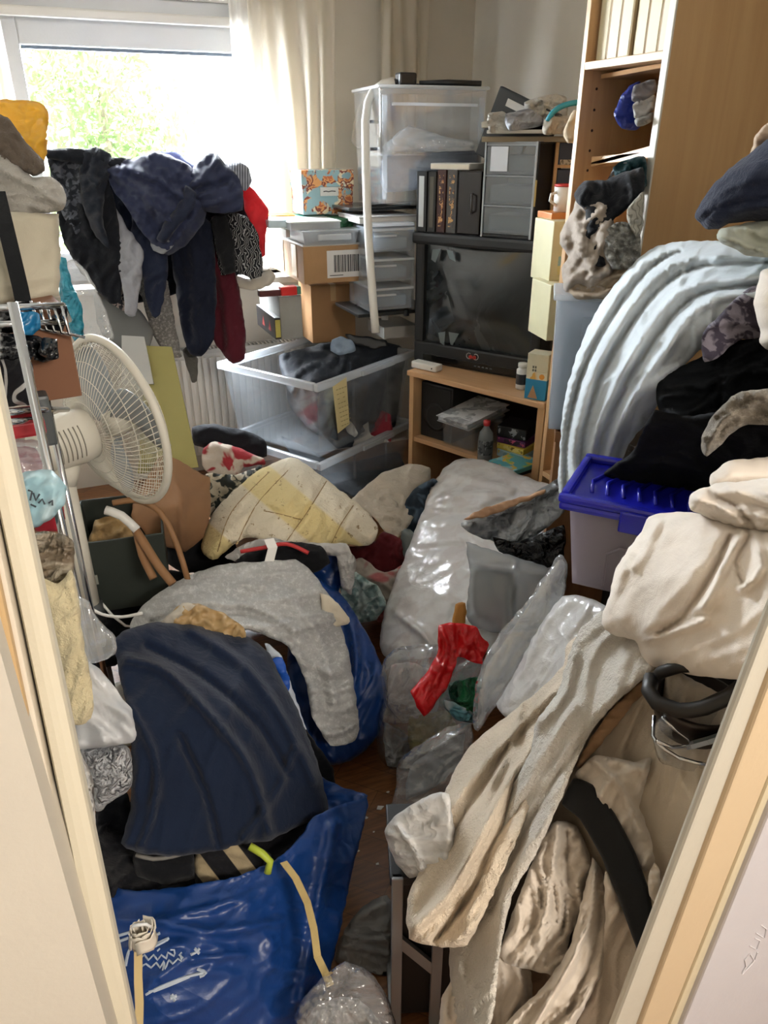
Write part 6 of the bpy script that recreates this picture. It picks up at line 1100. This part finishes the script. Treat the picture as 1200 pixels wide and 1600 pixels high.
# -- right edge
S('cushion', cloth('#1e2437', .9, fuzz=.3), [(1086, 340), (1094, 318), (1120, 284), (1160, 248), (1325, 140), (1330, 330), (1160, 346), (1120, 358), (1102, 356)], [(1100, 330, 1.28), (1200, 280, 1.2)], 'dark navy cushion at the upper right edge', 'cushion', bk=.12, th=.05, er=30, fo=(.005, .08, 40, 4), cr=[(-.006, 4, [(1096, 345), (1140, 320), (1320, 290)])])
S('cloth', cloth('#c4ac96'), [(1174, 232), (1190, 200), (1325, 110), (1325, 230), (1180, 256), (1172, 250)], [(1195, 215, 1.24)], 'beige pink cloth above the navy cushion', 'cloth', bk=.1, th=.03, er=12)
S('sheet', cloth('#a8ab9c'), [(1120, 366), (1150, 352), (1325, 328), (1325, 400), (1190, 402), (1150, 390), (1126, 378)], [(1170, 370, 1.24)], 'sage green sheet folded under the navy cushion', 'sheet', bk=.1, th=.03, er=12, fo=(.008, .03, -20, 4), cr=[(.01, 5, [(1126, 372), (1160, 380), (1200, 398)])])
S('lace_cloth', cloth('#857f8a', col2='#453f4c', kind='blot', pscale=45), [(1096, 546), (1098, 520), (1120, 496), (1150, 466), (1184, 446), (1325, 470), (1325, 540), (1160, 530), (1120, 560), (1100, 566)], [(1140, 510, 1.27)], 'grey cloth with dark purple floral print beside the white pillow', 'cloth', bk=.1, th=.02, fo=(.006, .05, 40, 3))
S('pillow', cloth('#ddd2c4', wr=.15), [(1178, 470), (1186, 440), (1204, 418), (1340, 410), (1340, 560), (1204, 548), (1186, 514)], [(1200, 480, 1.2)], 'cream pillow at the right edge beside the duvet', 'pillow', bk=.12, th=.05, fo=(.002, .1, 0, 2))
garment([(1028, 600), (1050, 580), (1110, 550), (1160, 530), (1325, 520), (1325, 640), (1160, 640), (1110, 660), (1060, 670), (1030, 640), (1024, 616)], [(1040, 610, 1.42), (1200, 560, 1.28)], 'black velvety garment in the upper part of the dark heap on the right', cloth('#0f1216', sheen=0), 'coat', bk=.15, th=.04, fo=(.014, .06, 20, 3), cr=[(.016, 8, [(1040, 606), (1100, 596), (1180, 570)]), (.016, 8, [(1050, 650), (1090, 640), (1130, 600)]), (.014, 7, [(1130, 640), (1140, 590), (1200, 580)])])
garment([(942, 742), (960, 726), (990, 704), (1010, 660), (1024, 640), (1080, 650), (1150, 640), (1325, 640), (1325, 740), (1130, 770), (1080, 800), (1030, 792), (980, 776)], [(960, 740, 1.5), (1100, 700, 1.3), (1200, 700, 1.22)], 'black soft garment above the blue-lidded bin', cloth('#0a0b0e', sheen=0), 'sweater', bk=.15, th=.05, fo=(.01, .08, -20, 2))
S('scarf', cloth('#6f675c', col2='#8d8578', kind='speck', pscale=90, fuzz=.4), [(1096, 706), (1096, 684), (1106, 660), (1130, 632), (1160, 612), (1325, 594), (1325, 660), (1170, 664), (1140, 680), (1118, 704), (1104, 712)], [(1105, 700, 1.16), (1200, 620, 1.04)], 'taupe lace scarf hanging over the black heap on the right', 'scarf', bk=.06, th=.03, er=14, fo=(.012, .035, 35, 4), cr=[(.012, 6, [(1104, 700), (1130, 656), (1200, 620)])])
SHC = cloth('#eadfd2', .85, wr=.2)
S('sheet', SHC, [(1108, 750), (1124, 730), (1160, 718), (1330, 710), (1330, 770), (1170, 768), (1120, 766)], [(1160, 742, 1.08)], 'small pink white fold on top of the cream sheets', 'sheet', 'cream sheets over the right side of the doorway', bk=.08, th=.03, fo=(.003, .06, 0, 3))
S('sheet', SHC, [(1078, 776), (1100, 762), (1150, 752), (1330, 748), (1330, 830), (1200, 836), (1160, 826), (1130, 820), (1100, 806), (1080, 796)], [(1140, 785, 1.03), (1210, 790, .97)], 'rolled cream sheet above the large hanging one', 'sheet', 'cream sheets over the right side of the doorway', bk=.1, th=.045, er=26, fo=(.01, .05, -20, 3), cr=[(.016, 7, [(1086, 780), (1120, 790), (1160, 818)]), (-.014, 6, [(1110, 770), (1150, 790), (1180, 826)]), (.014, 8, [(1140, 762), (1180, 780), (1320, 820)])])
S('sheet', SHC, [(940, 966), (952, 930), (960, 896), (976, 866), (998, 836), (1014, 808), (1050, 800), (1090, 802), (1140, 812), (1180, 826), (1330, 830), (1330, 1080), (1150, 1062), (1090, 1056), (1030, 1044), (1006, 1030), (992, 1002), (962, 994), (944, 982)],
    [(960, 960, 1.16), (1010, 820, 1.18), (1150, 830, 1.02), (1080, 920, 1.02), (1200, 950, .9), (1030, 1035, 1.08), (1150, 1055, .93)], 'large cream sheet hanging over the right side above the kettle', 'sheet', 'cream sheets over the right side of the doorway', bk=.1, th=.05, er=26, fo=(.007, .09, 50, 4), g=6,
    cr=[(.014, 7, [(1010, 812), (990, 850), (972, 900), (950, 950)]), (.012, 7, [(1030, 815), (1010, 860), (990, 890)]), (-.016, 6, [(1140, 840), (1110, 900), (1070, 960), (1030, 990)]), (.014, 9, [(1160, 830), (1130, 890), (1100, 950)]), (.014, 8, [(1180, 836), (1190, 890), (1160, 920)]), (-.012, 6, [(1170, 838), (1150, 880), (1160, 910)]), (.012, 8, [(1010, 1000), (1060, 985), (1100, 970)])])
ql = [[(370, 850), (400, 790), (450, 735)], [(340, 862), (362, 800), (420, 738)], [(440, 856), (480, 800), (510, 752)], [(512, 862), (532, 820), (552, 790)], [(412, 798), (440, 804), (470, 812)]]
marks(qo, ql, .0018, 'stitching', plain('#8a7148', .8)); _bv.clear()
garment([(130, 960), (150, 900), (200, 880), (262, 890), (300, 900), (290, 960), (220, 1000), (180, 1040), (140, 1040)], [(140, 1000, 2.1), (280, 900, 2.4)], 'added black heap standing in for shade between green box and grey blanket', cloth('#111215'), 'cloth', bk=.25, th=.03)  # added black shape that covers bright floor where only shade lies
garment([(262, 836), (300, 850), (330, 826), (366, 846), (372, 876), (330, 890), (290, 896), (262, 880)], [(310, 860, 2.5)], 'added black filler standing in for shade between brown box and quilt', cloth('#111215'), 'cloth', bk=.25, th=.03)  # second added dark shape, gives this gap its shade by colour
# -- towels and beige cloths
TW = cloth('#cfc9bf', fuzz=.8, wr=.6, weave=260); PL = cloth('#dccdb8', fuzz=.8, wr=.6, weave=260)
S('curtain_fabric', cloth('#cfc2b0', .7, wr=.3), [(880, 1190), (900, 1130), (960, 1060), (1010, 1030), (1060, 1050), (1120, 1080), (1180, 1100), (1180, 1300), (1120, 1420), (1060, 1560), (1020, 1680), (700, 1680), (690, 1560), (760, 1440), (820, 1320)], [(900, 1200, 1.2), (1000, 1060, 1.15), (1150, 1150, 1.02), (1050, 1350, 1.08), (900, 1400, 1.15), (1020, 1600, 1.15), (750, 1600, 1.2)], 'beige coated fabric filling the lower right behind the black strap', 'fabric', bk=.1, th=.03, fo=(.008, .12, 75, 3), cr=[(-.012, 6, [(1010, 1100), (980, 1180), (985, 1260)]), (.012, 8, [(1120, 1180), (1080, 1300), (1030, 1420)])])
BC = cloth('#d6cabb', .6, wr=.25, sheen=.4)
BG = 'shiny beige folds in the lower right'
S('raincoat', BC, [(900, 1210), (930, 1180), (960, 1184), (990, 1190), (1018, 1184), (1010, 1220), (1000, 1260), (1014, 1300), (1024, 1350), (1004, 1360), (970, 1300), (940, 1260)], [(930, 1200, 1.12), (1010, 1330, 1.06)], 'upper beige fold with a pointed corner right of the black strap', 'fabric', BG, bk=.05, th=.02, fo=(.012, .05, 70, 3), cr=[(.016, 6, [(930, 1190), (970, 1230), (1000, 1300)]), (.014, 5, [(1014, 1188), (996, 1240)])])
S('raincoat', BC, [(826, 1360), (846, 1310), (870, 1282), (900, 1290), (920, 1330), (926, 1370), (900, 1440), (886, 1480), (900, 1500), (880, 1530), (850, 1520), (800, 1510), (780, 1490), (800, 1430)], [(850, 1400, 1.1), (900, 1330, 1.12)], 'gathered beige sleeve with a cuff left of the black strap', 'fabric', BG, bk=.06, th=.03, fo=(.012, .035, 75, 4), cr=[(.016, 6, [(870, 1290), (860, 1380), (840, 1480)]), (-.014, 5, [(886, 1300), (886, 1380), (880, 1460)])])
S('raincoat', BC, [(926, 1340), (944, 1370), (950, 1440), (940, 1520), (900, 1600), (880, 1680), (760, 1680), (790, 1600), (850, 1540), (890, 1480), (906, 1420)], [(930, 1400, 1.08), (850, 1620, 1.05)], 'long beige fold running down between cuff and black strap', 'fabric', BG, bk=.06, th=.03, fo=(.012, .05, 65, 5), cr=[(.018, 6, [(926, 1360), (920, 1440), (860, 1560), (800, 1660)]), (-.014, 6, [(940, 1400), (930, 1480), (890, 1580)])])
S('raincoat', BC, [(944, 1360), (962, 1390), (990, 1460), (998, 1490), (990, 1560), (960, 1620), (950, 1680), (880, 1680), (900, 1600), (936, 1520), (946, 1440)], [(960, 1440, 1.05), (930, 1640, 1.1)], 'flat beige fold beside the door frame below the black strap', 'fabric', BG, bk=.06, th=.02, fo=(.008, .06, 75, 4))
S('pouch', BC, [(1012, 1370), (1022, 1348), (1030, 1360), (1034, 1400), (1028, 1412), (1014, 1400)], [(1022, 1380, 1.0)], 'small beige cloth end poking out right of the black strap', 'fabric', bk=.03, th=.02, er=8, g=4)
S('raincoat', BC, [(690, 1560), (740, 1490), (790, 1480), (830, 1520), (830, 1600), (800, 1680), (690, 1680)], [(760, 1580, 1.12)], 'grey beige cloth under the towel ends at the bottom', 'fabric', BG, bk=.08, th=.03, fo=(.012, .05, 75, 4))
S('belt', cloth('#141414', .6, wr=.2), [(896, 1216), (926, 1226), (960, 1270), (992, 1330), (1014, 1390), (1020, 1430), (1004, 1490), (996, 1486), (972, 1420), (940, 1340), (906, 1280), (878, 1256)], [(900, 1230, 1.1), (1005, 1470, .98)], 'broad black strap lying diagonally over the beige fabric', 'strap', bk=.02, th=.012, er=10, g=5, wob=0, fo=(.001, .1, 0, 2))
pb = S('blanket', PL, [(640, 1466), (634, 1430), (640, 1392), (660, 1350), (690, 1300), (686, 1260), (712, 1200), (740, 1160), (790, 1120), (840, 1080), (880, 1040), (884, 1010), (900, 990), (940, 960), (960, 990), (940, 1060), (890, 1140), (840, 1230), (800, 1330), (760, 1420), (730, 1478), (690, 1480), (660, 1476)],
    [(650, 1440, 1.12), (700, 1280, 1.22), (800, 1120, 1.42), (930, 980, 1.42), (800, 1280, 1.12), (720, 1460, 1.09), (880, 1100, 1.25)], 'beige plush blanket draped down the right heap, behind the grey towel', 'blanket', bk=.12, th=.04, er=24, fo=(.012, .07, 58, 5), g=6,
    cr=[(.03, 11, [(650, 1450), (700, 1400), (740, 1330), (790, 1230), (850, 1140)]), (-.024, 8, [(680, 1470), (740, 1390), (780, 1300), (830, 1200)]), (-.02, 8, [(690, 1330), (740, 1250), (800, 1160), (870, 1090)]), (.022, 10, [(700, 1270), (760, 1190), (830, 1120), (890, 1060)])])
S('towel', TW, [(702, 1500), (704, 1440), (716, 1400), (740, 1370), (774, 1300), (800, 1230), (830, 1170), (836, 1130), (872, 1080), (890, 1020), (908, 980), (950, 952), (1000, 1000), (1028, 1036), (1000, 1066), (960, 1100), (926, 1140), (900, 1190), (872, 1260), (840, 1330), (800, 1400), (784, 1470), (774, 1560), (764, 1610), (740, 1640), (716, 1610), (706, 1560)],
    [(720, 1480, 1.14), (770, 1330, 1.16), (850, 1130, 1.2), (930, 970, 1.24), (1010, 1030, 1.12), (900, 1150, 1.12), (800, 1400, 1.06), (740, 1600, 1.03)], 'long grey beige terry towel hanging from the sheets to the floor', 'towel', bk=.06, th=.03, er=20, fo=(.008, .07, 60, 5), g=6,
    cr=[(.014, 9, [(740, 1400), (800, 1270), (850, 1180), (900, 1100)]), (-.012, 7, [(770, 1420), (820, 1300), (880, 1200), (950, 1110)]), (.012, 8, [(716, 1500), (740, 1580), (744, 1620)]), (.014, 7, [(836, 1140), (880, 1090), (900, 1020)])])
S('cloth', cloth('#a98767'), [(925, 1150), (960, 1104), (1000, 1066), (1034, 1042), (1030, 1060), (990, 1100), (950, 1150), (906, 1200), (900, 1196)], [(970, 1110, 1.14)], 'tan edge of cloth lined along the right of the grey towel', 'cloth', bk=.05, th=.015, er=10, g=4)
# -- kettle-like things under the sheet
hoop([(1018, 1058), (1014, 1080), (1026, 1098), (1060, 1110), (1100, 1106), (1140, 1088), (1168, 1066)], (1.06, .96), .011, 'handle', 'black curved rubber handle under the cream sheet', plain('#191613', .45), 'handle').name = 'pan_handle'
hoop([(1022, 1062), (1034, 1050), (1060, 1042), (1100, 1040)], (1.07, 1.0), .009, 'band', 'thin black band curving behind the rubber handle', plain('#191613', .45), 'band').name = 'rubber_band'
r = empty('metal_pan', P(1090, 1090, d=1.06), 'dark round metal pan half hidden under the cream sheet', 'pan'); G().lathe([(0, -.05), (.05, -.05), (.062, -.01), (.062, 0), (.056, 0), (.046, -.044), (0, -.044)], seg=30).build('body', plain('#2a211d', .3, .4), r, smooth=True)
hoop([(1022, 1118), (1020, 1150), (1026, 1160), (1060, 1184), (1110, 1196)], (1.05, 1.0), .0028, 'wire_whisk', 'bent chrome wire frame lying under the black handle', CHROME, 'wire')
hoop([(1034, 1120), (1056, 1140), (1076, 1154), (1080, 1166), (1050, 1168), (1026, 1158)], (1.04, 1.02), .0028, 'wire_whisk', 'smaller chrome wire loop inside the bent wire frame', CHROME, 'wire')
r = empty('glass_lid', P(1112, 1160, d=1.0), 'small dark octagonal disc with a grey rim beside the chrome wires', 'disc'); upd(); MD = Matrix.Rotation(R(-50), 4, 'X')
for rr, z, m, n_ in ((.034, 0, plain('#8d9298', .25, .5), 'rim'), (.028, .004, plain('#2c3436', .15), 'disc')):
    g = G().lathe([(0, z), (rr, z), (rr, z + .006), (0, z + .006)], seg=8); g.v = [tuple(MD @ Vector(p)) for p in g.v]; g.build(n_, m, r)
S('plastic_bag', BAGC, [(1020, 1130), (1080, 1110), (1140, 1100), (1130, 1180), (1100, 1210), (1030, 1190)], [(1080, 1150, 1.05)], 'thin clear plastic around the chrome wires', 'plastic bag', bk=.03, th=.01, er=10)
